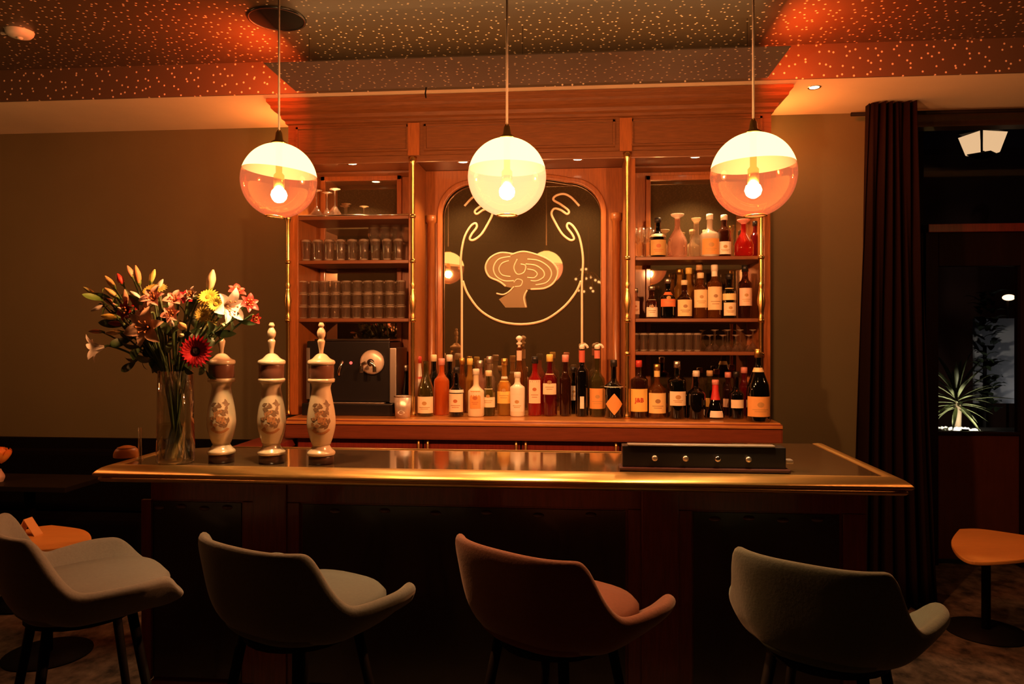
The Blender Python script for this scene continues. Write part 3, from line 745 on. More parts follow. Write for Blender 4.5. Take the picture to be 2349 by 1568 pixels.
B(1227, 812, 33, 4.31, za, 'std', G['red'], 'bright red aperitif bottle with a dark cap and cream label', 'black', (CR, .22, .62, .9))
B(1261, 807, 35, 4.31, za, 'std', G['darkred'], 'deep red bottle with a yellow capsule and a wide cream label', 'yellow', (CR, .36, .70, 1.0))
B(1297, 808, 27, 4.31, za, 'std', G['brown'], 'dark red brown bottle with a pink capsule', 'pink')
B(1316, 838, 24, 4.43, za, 'std', G['dark'], 'dark bottle with a round pale label peeping out beside the tall black bottle', 'black', (WH, .3, .62, 1.2))
B(1335, 800, 30, 4.30, za, 'tall', G['black'], 'tall black bottle with a red neck and a pale pourer', None, (WH, .12, .3, .3), pour=1, neck=((.6, .12, .08), .80, .98))
B(1370, 800, 36, 4.30, za, 'round', G['green'], 'olive green bottle with an orange label and a pale pourer', None, (OR_, .12, .42, 1.2), pour=1, neck=((.65, .2, .15), .86, .98))
B(1408, 820, 44, Y1, za, 'round', G['black'], 'black apothecary bottle with an orange diamond label', 'black', (OR_, .06, .44, .95), dia=True, neck=(WH, .545, .555))
# bottom row of the spirit cabinet
B(1465, 821, 41, 4.25, za, 'tall', G['brown'], 'whisky bottle with a yellow label and large red initials', 'red', (YL, .12, .52, 1.1), txt=('J&B', .034))
B(1507, 830, 41, 4.25, za, 'round', G['amber'], 'amber bottle with a gold neck and an arched cream and yellow label', 'gold', ((.85, .62, .26), .10, .48, 1.1), neck=((.75, .55, .2), .78, .9))
B(1553, 823, 42, 4.23, za, 'tall', G['dark'], 'dark green bottle with a cream label and dark capsule', 'silver', (CR, .24, .49, .95))
B(1597, 846, 42, 4.22, za, 'round', G['black'], 'round shouldered dark liqueur bottle with a white cap', 'white')
B(1628, 846, 24, 4.42, za, 'tall', G['green'], 'green bottle with a cork coloured cap behind the red striped bottle', 'cork', (YL, .2, .4, 1.2))
B(1641, 868, 40, 4.24, za, 'cone', G['black'], 'conical black bottle with a red stripe and white printed band', 'pink', (WH, .05, .22, .8), neck=((.6, .03, .03), .5, .98))
B(1670, 850, 24, 4.42, za, 'std', G['brown'], 'brown bottle with a reddish cap standing behind the two dark bottles', 'pink', (PK, .2, .4, 1.2))
B(1689, 848, 34, 4.25, za, 'round', G['black'], 'dark bottle with a narrow cream label, next to the champagne', 'black', (CR, .24, .42, .9))
B(1707, 838, 24, 4.42, za, 'std', G['darkred'], 'dark red bottle with a pale cap half hidden behind the champagne', 'pink')
B(1739, 794, 50, 4.118, za, 'slope', G['dark'], 'champagne magnum with an orange label and gold foil medallion', 'gold', ((.78, .40, .12), .08, .36, 1.3), neck=((.8, .66, .36), .70, .76))
# middle shelf of spirits
zs = ZR[1] + .0005
B(1458, 660, 18, 4.30, zs, 'tall', G['pinkclear'], 'miniature bottle with a rosy label at the end of the middle spirit shelf', 'silver', (PK, .15, .6, 1.2))
B(1495, 654, 27, 4.29, zs, 'round', G['brown'], 'small dark bottle with a tall white label on the middle spirit shelf', 'silver', (WH, .05, .6, 1.1))
B(1532, 636, 34, 4.29, zs, 'round', G['dark'], 'bottle with a bright red orange label on the middle spirit shelf', 'silver', ((.75, .2, .07), .30, .68, 1.2))
B(1570, 640, 33, 4.28, zs, 'round', G['brown'], 'bottle with a wide yellowish cream label low on the middle spirit shelf', 'cream', ((.82, .64, .32), .06, .50, 1.2))
B(1607, 622, 31, 4.29, zs, 'tall', G['amber'], 'bottle with a cream label high on its amber body, middle spirit shelf', 'cream', ((.82, .66, .36), .24, .64, 1.2))
B(1639, 603, 32, 4.28, zs, 'tall', G['amber'], 'tall bottle with a long cream label and white neck on the middle spirit shelf', 'white', ((.80, .62, .36), .16, .60, 1.2), neck=(WH, .80, .94))
B(1673, 625, 29, 4.27, zs, 'std', G['dark'], 'dark bottle with two cream labels on the middle spirit shelf', 'black', (CR, .06, .36, 1.1), neck=((.8, .66, .3), .42, .7))
B(1709, 604, 30, 4.29, zs, 'tall', G['brown'], 'bottle with a pinkish cream label, last on the middle spirit shelf', 'black', (PK, .24, .58, 1.1))
B(1559, 612, 24, 4.42, zs, 'std', G['gold'], 'golden bottle with a pale stopper in the rear row behind the red orange label', 'gold')
B(1580, 610, 24, 4.43, zs, 'std', G['gold'], 'golden bottle with a yellow capsule in the rear row of the middle shelf', 'yellow')
B(1604, 600, 24, 4.44, zs, 'std', G['amber'], 'amber bottle with a cork stopper in the rear row of the middle shelf', 'cork')
# upper shelf of spirits
zs = ZR[0] + .0005
B(1509, 497, 37, 4.29, zs, 'round', G['dark'], 'dark bottle with a pale sash and brown gold label on the upper spirit shelf', 'black', ((.55, .36, .12), .04, .44, 1.1), neck=(CR, .52, .60))
B(1554, 497, 44, 4.27, zs, 'deca', G['pinkclear'], 'decanter with a big mushroom stopper on the upper spirit shelf', 'glass')
B(1597, 507, 32, 4.29, zs, 'deca', G['clear'], 'pale glass decanter between the mushroom-stoppered one and the tall clear bottle', 'cream')
B(1628, 488, 43, 4.28, zs, 'round', G['frost'], 'large clear bottle with an orange label on the upper spirit shelf', 'white', (OR_, .04, .42, 1.0))
B(1661, 490, 31, 4.29, zs, 'std', G['brown'], 'dark bottle with a white cap and square white label on the upper spirit shelf', 'white', (WH, .05, .36, 1.1))
B(1706, 510, 42, 4.29, zs, 'deca', G['red'], 'low red decanter with a pointed body on the upper spirit shelf', 'pink')
B(1733, 505, 22, 4.40, zs, 'std', G['darkred'], 'dark red bottle half hidden by the brass pole on the upper spirit shelf', 'black')

# ------------------------------------------------------------------ drinking glasses
def tumbler(r, h, name='tumbler'):
    bm = nb(); lathe(bm, [(0, .006), (r * .78, .006), (r * .95, h), (r, h), (r * .985, h * .9), (r * .86, h * .08), (r * .83, 0), (0, 0)], 16)
    return bm
def stem_bm(r, h, flip=False):
    p = [(0, .003), (r * .72, .001), (r * .7, .004), (.005, .010), (.004, h * .42), (.006, h * .46), (r * .7, h * .56), (r, h * .72), (r * .86, h), (r * .83, h), (r * .96, h * .72), (r * .66, h * .57), (0, h * .49)]
    if flip: p = [(a, h - b) for a, b in p]
    bm = nb(); lathe(bm, p, 14); return bm
def coupe_bm(r, h, flip=True):
    p = [(0, .003), (r * .62, .001), (r * .6, .004), (.005, .010), (.004, h * .58), (r * .3, h * .66), (r, h), (r * .96, h), (r * .28, h * .68), (0, h * .62)]
    if flip: p = [(a, h - b) for a, b in p]
    bm = nb(); lathe(bm, p, 16); return bm
class Row:
    def __init__(s): s.first = {}
    def put(s, kind, mk, p, name, label, cat, group, rz=0):
        if kind not in s.first:
            o = obj(name, mk(), [GLASS, GLASSE], None, True, p); me = o.data; zs_ = [v.co.z for v in me.vertices]; h_ = max(zs_)
            for f in me.polygons:
                zz = [me.vertices[i].co.z for i in f.vertices]
                if min(zz) > h_ * .89 or max(zz) < h_ * .085: f.material_index = 1
            tag(o, label, cat, group); s.first[kind] = o; return o
        else:
            o = s.first[kind].copy(); COL.objects.link(o); o.location = p; o['label'] = label; o['group'] = group
        o.rotation_euler = (0, 0, rz); return o
RW = Row()
wpx = (932 - 683) / 10.0
g = (Z(800, 668, 4.29) - Z(800, 697.5, 4.29))
for tier in range(3):
    for k in range(10):
        p = Vector((X(683 + wpx * (k + .5) + random.uniform(-1, 1), 4.28), 4.28 + random.uniform(-.006, .006), ZL[2] + .001 + tier * (g - .0015)))
        RW.put('t3', lambda: tumbler(wpx * 4.28 / F / 2 * .95, g - .004), p, 'tumbler', 'clear tumbler in the three-tier stack in front on the lowest glass shelf', 'glass', 'tumblers stacked in three tiers')
    for k in range(9):
        p = Vector((X(696 + wpx * (k + .5), 4.39), 4.39, ZL[2] + .001 + tier * (g - .0015)))
        RW.put('t3', None, p, 'tumbler', 'clear tumbler in the row behind the three-tier stack on the lowest glass shelf', 'glass', 'tumblers behind the three tiers', .3)
for k in range(9):
    p = Vector((X(702 + 26.5 * k, 4.28), 4.28, ZL[1] + .001))
    RW.put('t2', lambda: tumbler(.030, .125), p, 'tumbler', 'tall clear glass in the front row of the middle glass shelf', 'glass', 'glasses on the middle glass shelf')
for k in range(5):
    p = Vector((X(716 + 27 * k, 4.38), 4.38, ZL[1] + .001))
    RW.put('t2', None, p, 'tumbler', 'tall clear glass in the rear row of the middle glass shelf', 'glass', 'glasses at the back of the middle glass shelf')
for k in range(4):
    p = Vector((X(858 + 25 * k, 4.40), 4.40 + .0 * k, ZL[1] + .001))
    RW.put('wine', lambda: stem_bm(.037, .225), p, 'wine_glass', 'tall stemmed wine glass at the mirror end of the middle glass shelf', 'glass', 'wine glasses on the middle glass shelf')
for px, yy, lb in ((726, 4.32, 'upturned cocktail glass on the top glass shelf, half behind the copper globe'), (768, 4.29, 'upturned cocktail glass standing clear of the globe on the top glass shelf'), (750, 4.40, 'upturned cocktail glass behind the other two on the top glass shelf')):
    RW.put('coupe', lambda: coupe_bm(.054, .17), Vector((X(px, yy), yy, ZL[0] + .001)), 'cocktail_glass', lb, 'glass', 'cocktail glasses on the top glass shelf')
for k in range(3):
    for j in range(2):
        p = Vector((X(1456 + 16.5 * k * 1.0 + j * 7, 4.27 + .09 * j), 4.27 + .09 * j, ZR[0] + .001))
        RW.put('port', lambda: stem_bm(.0195, .17), p, 'liqueur_glass', 'slim stemmed liqueur glass in the %s row on the upper spirit shelf' % ('front' if j == 0 else 'rear'), 'glass', 'liqueur glasses in the %s row' % ('front' if j == 0 else 'rear'))
for k in range(8):
    p = Vector((X(1456 + 20.5 * k, 4.27), 4.27, ZR[2] + .001))
    RW.put('t5', lambda: tumbler(.0245, .104), p, 'tumbler', 'clear straight tumbler in the front row under the spirit shelves', 'glass', 'tumblers in the spirit cabinet')
for k in range(7):
    p = Vector((X(1466 + 20.5 * k, 4.35), 4.35, ZR[2] + .001))
    RW.put('t5', None, p, 'tumbler', 'clear straight tumbler in the rear row under the spirit shelves', 'glass', 'tumblers at the back of the spirit cabinet')
for k in range(4):
    p = Vector((X(1628 + 30 * k, 4.27), 4.27, ZR[2] + .001))
    RW.put('cup', lambda: coupe_bm(.036, .095), p, 'liqueur_glass', 'upturned stemmed glass beside the tumblers on the lowest spirit shelf', 'glass', 'upturned glasses on the lowest spirit shelf')
for k in range(4):
    p = Vector((X(1640 + 29 * k, 4.38), 4.38, ZR[2] + .001))
    RW.put('cup2', lambda: coupe_bm(.036, .125), p, 'liqueur_glass', 'taller upturned stemmed glass behind, on the lowest spirit shelf', 'glass', 'taller upturned glasses on the lowest spirit shelf')

# ------------------------------------------------------------------ coffee machine, cup
x0, x1 = X(698, 4.22), X(902, 4.22)
cm = thing('coffee_machine', 'black espresso machine with a chrome spout under the glass shelves', 'coffee machine', ((x0 + x1) / 2, 4.32, za))
hw_ = (x1 - x0) / 2; hh = Z(800, 782, 4.24) - za
bm = nb(); box(bm, -hw_, hw_ - .03, -.06, .22, .075, hh, .008); obj('housing', bm, BLACK, cm)
bm = nb(); box(bm, -hw_ - .01, hw_ + .0, -.115, .22, 0, .07, .006); obj('drip_tray', bm, BLACK, cm)
bm = nb(); box(bm, -hw_ + .03, hw_ - .05, -.112, -.068, .0705, .076, .002); obj('tray_grid', bm, STEEL, cm)
bm = nb(); box(bm, hw_ - .029, hw_ + .012, -.075, .2, .071, hh - .04, .005); obj('side_panel', bm, STEEL, cm)
bm = nb(); box(bm, -hw_ - .0, -hw_ + .02, -.068, -.061, .09, hh - .04, .002); obj('trim_strip', bm, STEEL, cm)
bm = nb(); box(bm, -hw_ + .05, hw_ - .03, -.07, .2, hh + .001, hh + .012, .003); obj('cup_rail', bm, CHROME, cm)
sx = X(853, 4.24) - cm.location.x; szz = Z(853, 835, 4.24) - za
bm = nb(); lathe(bm, capped(cs([(.030, 0), (.068, .006), (.070, .02), (.055, .034), (.025, .04)])), 26); bmesh.ops.rotate(bm, cent=(0, 0, 0), matrix=Matrix.Rotation(R(90), 3, 'X'), verts=bm.verts)
o = obj('brew_head', bm, mat('satin_chrome', (.8, .72, .62), .35, .35), cm, True); o.location = (sx, -.061, szz + .012)
for s in (-1, 1):
    bm = nb(); tube(bm, smoothpts([(s * .012, -.10, 0), (s * .035, -.10, -.015), (s * .038, -.10, -.055)]), .011, 10)
    q = obj('nozzle', bm, CHROME, o, True)
bm = nb(); lathe(bm, capped([(.02, 0), (.02, .01), (.014, .014)]), 16); bmesh.ops.rotate(bm, cent=(0, 0, 0), matrix=Matrix.Rotation(R(90), 3, 'X'), verts=bm.verts); q = obj('knob', bm, BLACK, o, True); q.location = (0, -.041, 0)
bm = nb(); sphere(bm, (0, 0, 0), .009, 12, 8); o = obj('indicator_lamp', bm, emat('red_indicator', (1, .09, .06), 2.2), cm, True); o.location = (X(804, 4.25) - cm.location.x, -.062, Z(804, 832, 4.25) - za)
bm = nb(); tube(bm, smoothpts([(.012, 0, .045), (.004, -.012, .015), (-.006, -.012, -.015), (-.008, 0, -.04)]), [.006] + [.009] * 17 + [.006], 10); o = obj('steam_lever', bm, CHROME, cm, True); o.location = (X(781, 4.25) - cm.location.x, -.066, Z(781, 845, 4.25) - za)
p = Vector((X(924, 4.13), 4.13, za)); rr = 20 * 4.13 / F; hh = Z(924, 908, 4.13) - za
t = thing('metal_cup', 'dented silvery cup standing at the foot of the brass pole beside the coffee machine', 'cup', p)
bm = nb(); lathe(bm, [(0, 0), (rr * .86, 0), (rr, hh), (rr * .96, hh), (rr * .82, .005), (0, .005)], 24); obj('body', bm, mat('pale_tin', (.8, .68, .58), .35, .6, bump=.2, scale=30), t, True)
bm = nb(); lathe(bm, [(rr * .985, hh), (rr * 1.04, hh - .003), (rr * 1.03, hh + .003), (rr * .97, hh + .002)], 24); obj('rim', bm, CHROME, t, True)
bm = nb(); f_ = interp([(rr * .86, 0), (rr, hh)])
leaf_patch(bm, f_, hh * .28, 0, .022, .014, 0); obj('label', bm, mat('paper_white', (.9, .86, .78), .5), t)

# black rack on the bar
y = 2.87; x0, x1 = X(1427, y), X(1800, y); ztop_ = Z(1600, 1022, y) - ZB
t = thing('bar_caddy', 'low black bar caddy with four round knobs standing on the bar', 'caddy', ((x0 + x1) / 2, y, ZB))
w2 = (x1 - x0) / 2
bm = nb(); box(bm, -w2, w2, -.02, .045, .012, ztop_, .004); obj('body', bm, BLACK, t)
bm = nb(); box(bm, -w2 - .012, w2 + .012, -.04, .055, 0, .012, .003); obj('tray', bm, mat('dark_red_rubber', (.045, .010, .008), .5), t)
bm = nb(); box(bm, -w2 + .02, w2 - .04, -.024, .02, ztop_ + .0005, ztop_ + .006, .002); obj('top_rail', bm, STEEL, t)
for px in (1500, 1570, 1643, 1713):
    bm = nb(); lathe(bm, capped(cs([(.008, 0), (.010, .006), (.011, .014), (.006, .018)])), 16); bmesh.ops.rotate(bm, cent=(0, 0, 0), matrix=Matrix.Rotation(R(90), 3, 'X'), verts=bm.verts)
    q = obj('knob', bm, CHROME if px == 1643 else STEEL, t, True); q.location = (X(px, y) - t.location.x, -.02, ztop_ * .52)
bm = nb(); box(bm, w2, w2 + .03, -.01, .03, .03, .045, .004); obj('side_handle', bm, STEEL, t)

# ------------------------------------------------------------------ flowers
VX, VY = X(403, 2.87), 2.87
vr = 46 * VY / F * .97; vh = Z(403, 850, VY) - ZB
t = thing('glass_vase', 'tall clear glass vase full of stems on the end of the bar', 'vase', (VX, VY, ZB + .0005))
bm = nb(); lathe(bm, [(0, 0), (vr * .92, 0), (vr * .98, .01), (vr * .93, vh * .5), (vr * .9, vh), (vr * .86, vh), (vr * .89, vh * .5), (vr * .94, .016), (0, .014)], 32); obj('glass', bm, GLASST, t, True)
bm = nb(); lathe(bm, [(0, .0155), (vr * .92, .0165), (vr * .875, vh * .42), (0, vh * .42)], 28); obj('water', bm, glassmat('vase_water', (.86, .84, .70), .1), t, True)
STEMM = mat('flower_stem_green', (.05, .09, .025), .5)
LEAFM = mat('leaf_green', (.035, .075, .022), .45, noise=.5, scale=30)
LEAF2 = mat('leaf_bright_green', (.12, .22, .04), .45)
def petal_grid(bm, M, L, W, curl, cup=.25, n=7, tipw=.15, z0=0.0):
    """one petal along local +x, curling by angle; M places it"""
    rows = []; pos = Vector((.004, 0, z0)); ang = 0
    for i in range(n + 1):
        s = i / n
        w = W * (math.sin(math.pi * min(s * .92 + .06, 1)) ** .8) * (1 if s < .9 else .75)
        ang = curl[0] + (curl[1] - curl[0]) * s
        row = []
        for j in (-1, -.5, 0, .5, 1):
            row.append(bm.verts.new(M @ (pos + Vector((0, j * w, cup * w * j * j)))))
        rows.append(row)
        pos = pos + Vector((math.cos(ang), 0, math.sin(ang))) * (L / n)
    for a, b in zip(rows, rows[1:]):
        for j in range(4): bm.faces.new((a[j], a[j + 1], b[j + 1], b[j]))
def frame(d):
    return Vector(d).normalized().to_track_quat('Z', 'Y').to_matrix().to_4x4()
FM = {}
def fm(c, c2=None):
    k = 'petal_%02d_%02d_%02d' % tuple(int(x * 99) for x in c)
    return mat(k, c, .5, noise=.35 if c2 is None else 1, scale=24, col2=c2)
STEMN = [0]
def stem_pts(p):
    """a stem from the vase floor through its mouth to the flower"""
    k = STEMN[0]; STEMN[0] += 1
    a = k * 2.4; rb = vr * .70 * ((k % 5) / 5 + .15)
    hx, hy = p.x - VX, p.y - VY; d = math.hypot(hx, hy) + 1e-6
    base = Vector((VX - hx / d * rb, VY - hy / d * rb + .01 * math.sin(a), ZB + .018))
    mo = min(vr * .66, d * .4)
    mouth = Vector((VX + hx / d * mo, VY + hy / d * mo, ZB + vh * .98))
    mid = mouth.lerp(p, .55) + Vector((0, 0, .02))
    return base, mouth, mid
def flower_root(name, label, cat, p):
    return thing(name, label, cat, p, group=None)
def add_stem(t, p, r=.0024, d=(0, 0, 1)):
    b, m, mid = stem_pts(p); bm = nb()
    q = smoothpts([b - p, m - p, mid - p, -Vector(d).normalized() * .02, (0, 0, 0)], 5)
    tube(bm, q, r * 1.6, 6); obj('stem', bm, STEMM, t, True)
def lily(px, py, dy, d, L, W, col, label, open_=1.0, spots=None):
    p = at(px, py, VY + dy); t = flower_root('lily', label, 'flower', p); M0 = frame(d)
    add_stem(t, p, .003, d)
    for k in range(6):
        bm = nb(); M = M0 @ Matrix.Rotation(2 * math.pi * k / 6 + .3, 4, 'Z')
        s = 1 if k % 2 else .92
        petal_grid(bm, M, L * s, W * (1 if k % 2 else .8), (R(78), R(78 - 105 * open_)), .35, 8)
        obj('petal', bm, fm(col, spots), t, True)
    bm = nb()
    for k in range(6):
        a = 2 * math.pi * k / 6; e = M0 @ Vector((math.cos(a) * L * .22, math.sin(a) * L * .22, L * .62))
        tube(bm, [M0 @ Vector((0, 0, L * .1)), e], .0011, 5); sphere(bm, e, .0042, 8, 6)
    obj('stamens', bm, mat('rust_stamen', (.35, .13, .03), .7), t, True)
    return t
def bud(px, py, dy, d, L, r, col, label, c2=None):
    p = at(px, py, VY + dy); t = flower_root('lily_bud', label, 'flower bud', p); M0 = frame(d)
    add_stem(t, p, .0022, d)
    bm = nb(); lathe(bm, capped(cs([(.002, -L * .5), (r * .7, -L * .3), (r, L * .05), (r * .7, L * .3), (r * .2, L * .5)])), 12, sx=1, sy=.9)
    for v in bm.verts:
        a = math.atan2(v.co.y, v.co.x); k = 1 + .10 * math.cos(3 * a); v.co.x *= k; v.co.y *= k
    bmesh.ops.transform(bm, matrix=M0, verts=bm.verts); obj('bud', bm, fm(col, c2), t, True)
    bm = nb(); lathe(bm, capped([(.0025, -L * .55), (r * .62, -L * .36), (r * .75, -L * .22)]), 10); bmesh.ops.transform(bm, matrix=M0, verts=bm.verts); obj('calyx', bm, LEAF2, t, True)
    return t
def daisy(px, py, dy, d, rad, col, label, n=22, cc=(.03, .008, .008), name='gerbera', layers=2, cr=.28):
    p = at(px, py, VY + dy); t = flower_root(name, label, 'flower', p); M0 = frame(d)
    add_stem(t, p, .0026, d)
    for l in range(layers):
        bm = nb()
        for k in range(n):
            M = M0 @ Matrix.Translation((0, 0, .003 * l)) @ Matrix.Rotation(2 * math.pi * (k + .5 * l) / n, 4, 'Z') @ Matrix.Translation((rad * .16, 0, 0))
            petal_grid(bm, M, rad * (.84 - .2 * l), rad * .13, (R(12 + 14 * l), R(-4 + 14 * l)), .15, 4)
        obj('petal_ring', bm, fm(col), t, True)
    bm = nb(); lathe(bm, [(rad * cr, .002), (rad * cr * .9, rad * .12), (rad * cr * .4, rad * .15), (0, rad * .12)], 18); bmesh.ops.transform(bm, matrix=M0, verts=bm.verts)
    obj('centre', bm, mat('flower_centre_%02d' % int(cc[0] * 99), cc, .8, bump=.4, scale=90), t, True)
    return t
def leafy(px, py, dy, d, L, W, label, m=LEAFM, n=4):
    p = at(px, py, VY + dy); t = flower_root('leaf_sprig', label, 'leaf sprig', p); add_stem(t, p, .002, d)
    D = Vector(d).normalized()
    for k in range(n):
        M = frame(D) @ Matrix.Rotation(2.3 * k, 4, 'Z'); bm = nb(); off = Matrix.Translation(-D * (.018 * k))
        petal_grid(bm, off @ M, L * (1 - .1 * k), W, (R(80 - 12 * k), R(20 - 25 * k)), .2, 7); obj('leaf', bm, m, t, True)
    return t
UP = (0, -.2, 1)
PEACH = (.92, .62, .42); WHT = (.96, .93, .86); PNK = (.88, .42, .40); RED = (.68, .04, .03); YEL = (.95, .76, .12); PGR = (.62, .62, .22); TAN = (.62, .40, .14)
lily(345, 752, -.14, (.05, -1, .05), .105, .024, PEACH, 'large peach lily facing the room in the middle of the bouquet', 1.05)
lily(240, 795, -.06, (-.9, -.3, -.15), .085, .018, WHT, 'white lily drooping out at the wall side of the bouquet', .75)
lily(512, 700, -.08, (.85, -.5, -.1), .10, .023, WHT, 'open white lily at the beer tap side of the bouquet', .9)
lily(359, 690, -.07, (-.1, -1, .5), .07, .017, PNK, 'pink and white lily above the large peach lily', 1.0, (.85, .62, .5))
lily(344, 718, -.11, (-.3, -1, .2), .055, .015, PNK, 'small pink lily tucked against the large peach lily', .8, (.85, .6, .5))
lily(404, 694, -.05, (.1, -.8, .6), .055, .016, (.78, .32, .28), 'pink alstroemeria beside the crimson bloom', .9, (.85, .58, .48))
lily(397, 722, -.09, (.1, -1, .2), .05, .014, (.78, .34, .28), 'pink alstroemeria under its twin in the bouquet centre', .9, (.85, .58, .48))
lily(300, 714, -.07, (-.3, -.9, .1), .055, .015, RED, 'red alstroemeria below the yellow and pink flowers', .9)
lily(329, 702, -.03, (-.1, -.9, .5), .045, .013, RED, 'small red alstroemeria touching the pink and white lily', .9)
lily(428, 688, -.03, (.3, -.8, .5), .045, .014, (.45, .02, .04), 'crimson bloom between the pink and the yellow flowers', .8)
lily(566, 700, -.03, (.7, -.6, .3), .055, .014, RED, 'red flower at the far tip of the bouquet above the first tap', .9)
lily(540, 676, .0, (.5, -.5, .7), .05, .014, RED, 'red flower behind the open white lily', .9)
lily(580, 728, .0, (.8, -.5, -.3), .035, .009, RED, 'small red flower hanging under the far red tip', .7)
lily(445, 680, -.04, (-.3, -.9, .4), .045, .011, WHT, 'small white flower beside the yellow daisies', .9)
daisy(450, 806, -.13, (.12, -1, .12), .062, (.55, .012, .02), 'red gerbera with a dark centre facing the room')
daisy(478, 682, -.05, (.1, -.8, .6), .04, YEL, 'yellow chrysanthemum at the top beside the white lily', 18, (.55, .36, .03), 'chrysanthemum', 2, .3)
daisy(495, 698, -.09, (.2, -1, .2), .032, YEL, 'yellow chrysanthemum touching the white lily', 16, (.5, .33, .03), 'chrysanthemum')
daisy(466, 722, -.08, (0, -1, .2), .033, (.68, .58, .12), 'greenish yellow chrysanthemum below the others', 16, (.4, .3, .04), 'chrysanthemum')
daisy(484, 738, -.06, (.2, -1, 0), .022, (.7, .6, .15), 'tiny yellow daisy under the white lily', 12, (.3, .2, .03), 'chrysanthemum')
daisy(347, 667, -.02, (-.1, -.7, .7), .036, (.78, .66, .14), 'yellow chrysanthemum above the pink lily', 18, (.5, .4, .05), 'chrysanthemum')
daisy(365, 662, .03, (.1, -.6, .8), .03, (.76, .66, .2), 'pale yellow chrysanthemum behind the pink lily', 16, (.5, .4, .05), 'chrysanthemum')
for px, py, dy, d, L, r, c, lb, c2 in (
  (207, 668, 0, (-.8, -.2, .55), .062, .009, PGR, 'pale green bud pointing outward at the wall side', None),
  (253, 648, .02, (-.6, -.1, .8), .07, .013, (.78, .5, .18), 'yellow orange bud left of the red bud', None),
  (276, 641, -.02, (-.4, -.2, .9), .055, .015, (.6, .06, .04), 'red bud among the upper buds', None),
  (299, 624, .03, (-.45, 0, .9), .06, .012, (.78, .42, .24), 'peach bud behind the tall orange red bud', None),
  (315, 632, -.02, (-.15, -.1, 1), .085, .016, (.70, .20, .07), 'tallest bud, orange red with a pale tip', (.8, .45, .2)),
  (350, 634, 0, (.3, 0, .9), .062, .012, (.74, .68, .2), 'yellow green bud leaning toward the bar', None),
  (367, 652, .03, (.5, 0, .8), .05, .010, WHT, 'white bud beside the yellow green one', None),
  (256, 672, -.05, (-.7, -.3, .6), .065, .013, (.74, .52, .2), 'tan yellow bud below the upper buds', None),
  (253, 692, -.03, (-.7, -.4, .5), .06, .012, (.76, .44, .3), 'rosy bud at the wall side', None),
  (253, 726, -.06, (-.95, -.3, .1), .07, .014, (.80, .58, .12), 'yellow bud lying sideways', None),
  (312, 678, -.06, (-.6, -.5, .6), .055, .012, WHT, 'cream bud in front of the yellow flowers', None),
  (283, 712, -.09, (-.6, -.6, .5), .05, .010, (.82, .7, .42), 'cream bud beside the red alstroemeria', None),
  (221, 760, -.02, (-1, -.2, .05), .06, .010, (.66, .40, .28), 'rosy bud lying sideways above the drooping white lily', None),
  (262, 762, -.05, (-.9, -.3, -.1), .065, .012, TAN, 'tan bud lying sideways under the dark red one', None),
  (268, 742, -.03, (-.9, -.4, .1), .065, .013, (.25, .02, .02), 'dark red bud lying sideways', None),
  (225, 705, .0, (-.8, -.4, -.5), .06, .010, (.66, .6, .5), 'greyish white bud hanging at the wall side', None),
  (287, 683, -.05, (.2, -.4, .9), .075, .011, (.72, .42, .25), 'long peach bud standing between the red flowers', None),
  (484, 645, -.03, (.25, -.1, 1), .095, .018, (.86, .70, .44), 'tall cream lily bud above the yellow chrysanthemums', None),
  (418, 748, -.10, (0, -.8, .6), .045, .016, (.80, .44, .22), 'round peach rosebud over the gerbera', (.75, .6, .2)),
  (416, 768, -.09, (.1, -.9, .2), .03, .010, (.78, .72, .42), 'small cream bud under the peach rosebud', None),
  (312, 748, -.12, (-.2, -.9, .4), .045, .011, WHT, 'white bud against the large peach lily', None),
  (394, 742, -.10, (.2, -.7, .7), .045, .008, WHT, 'thin white bud beside the peach rosebud', None),
  (512, 745, -.05, (.3, -.6, -.2), .035, .007, (.8, .7, .45), 'cream bud hanging above the first tap handle', None)):
    bud(px, py, dy, d, L, r, c, lb, c2)
rl = random.Random(11)
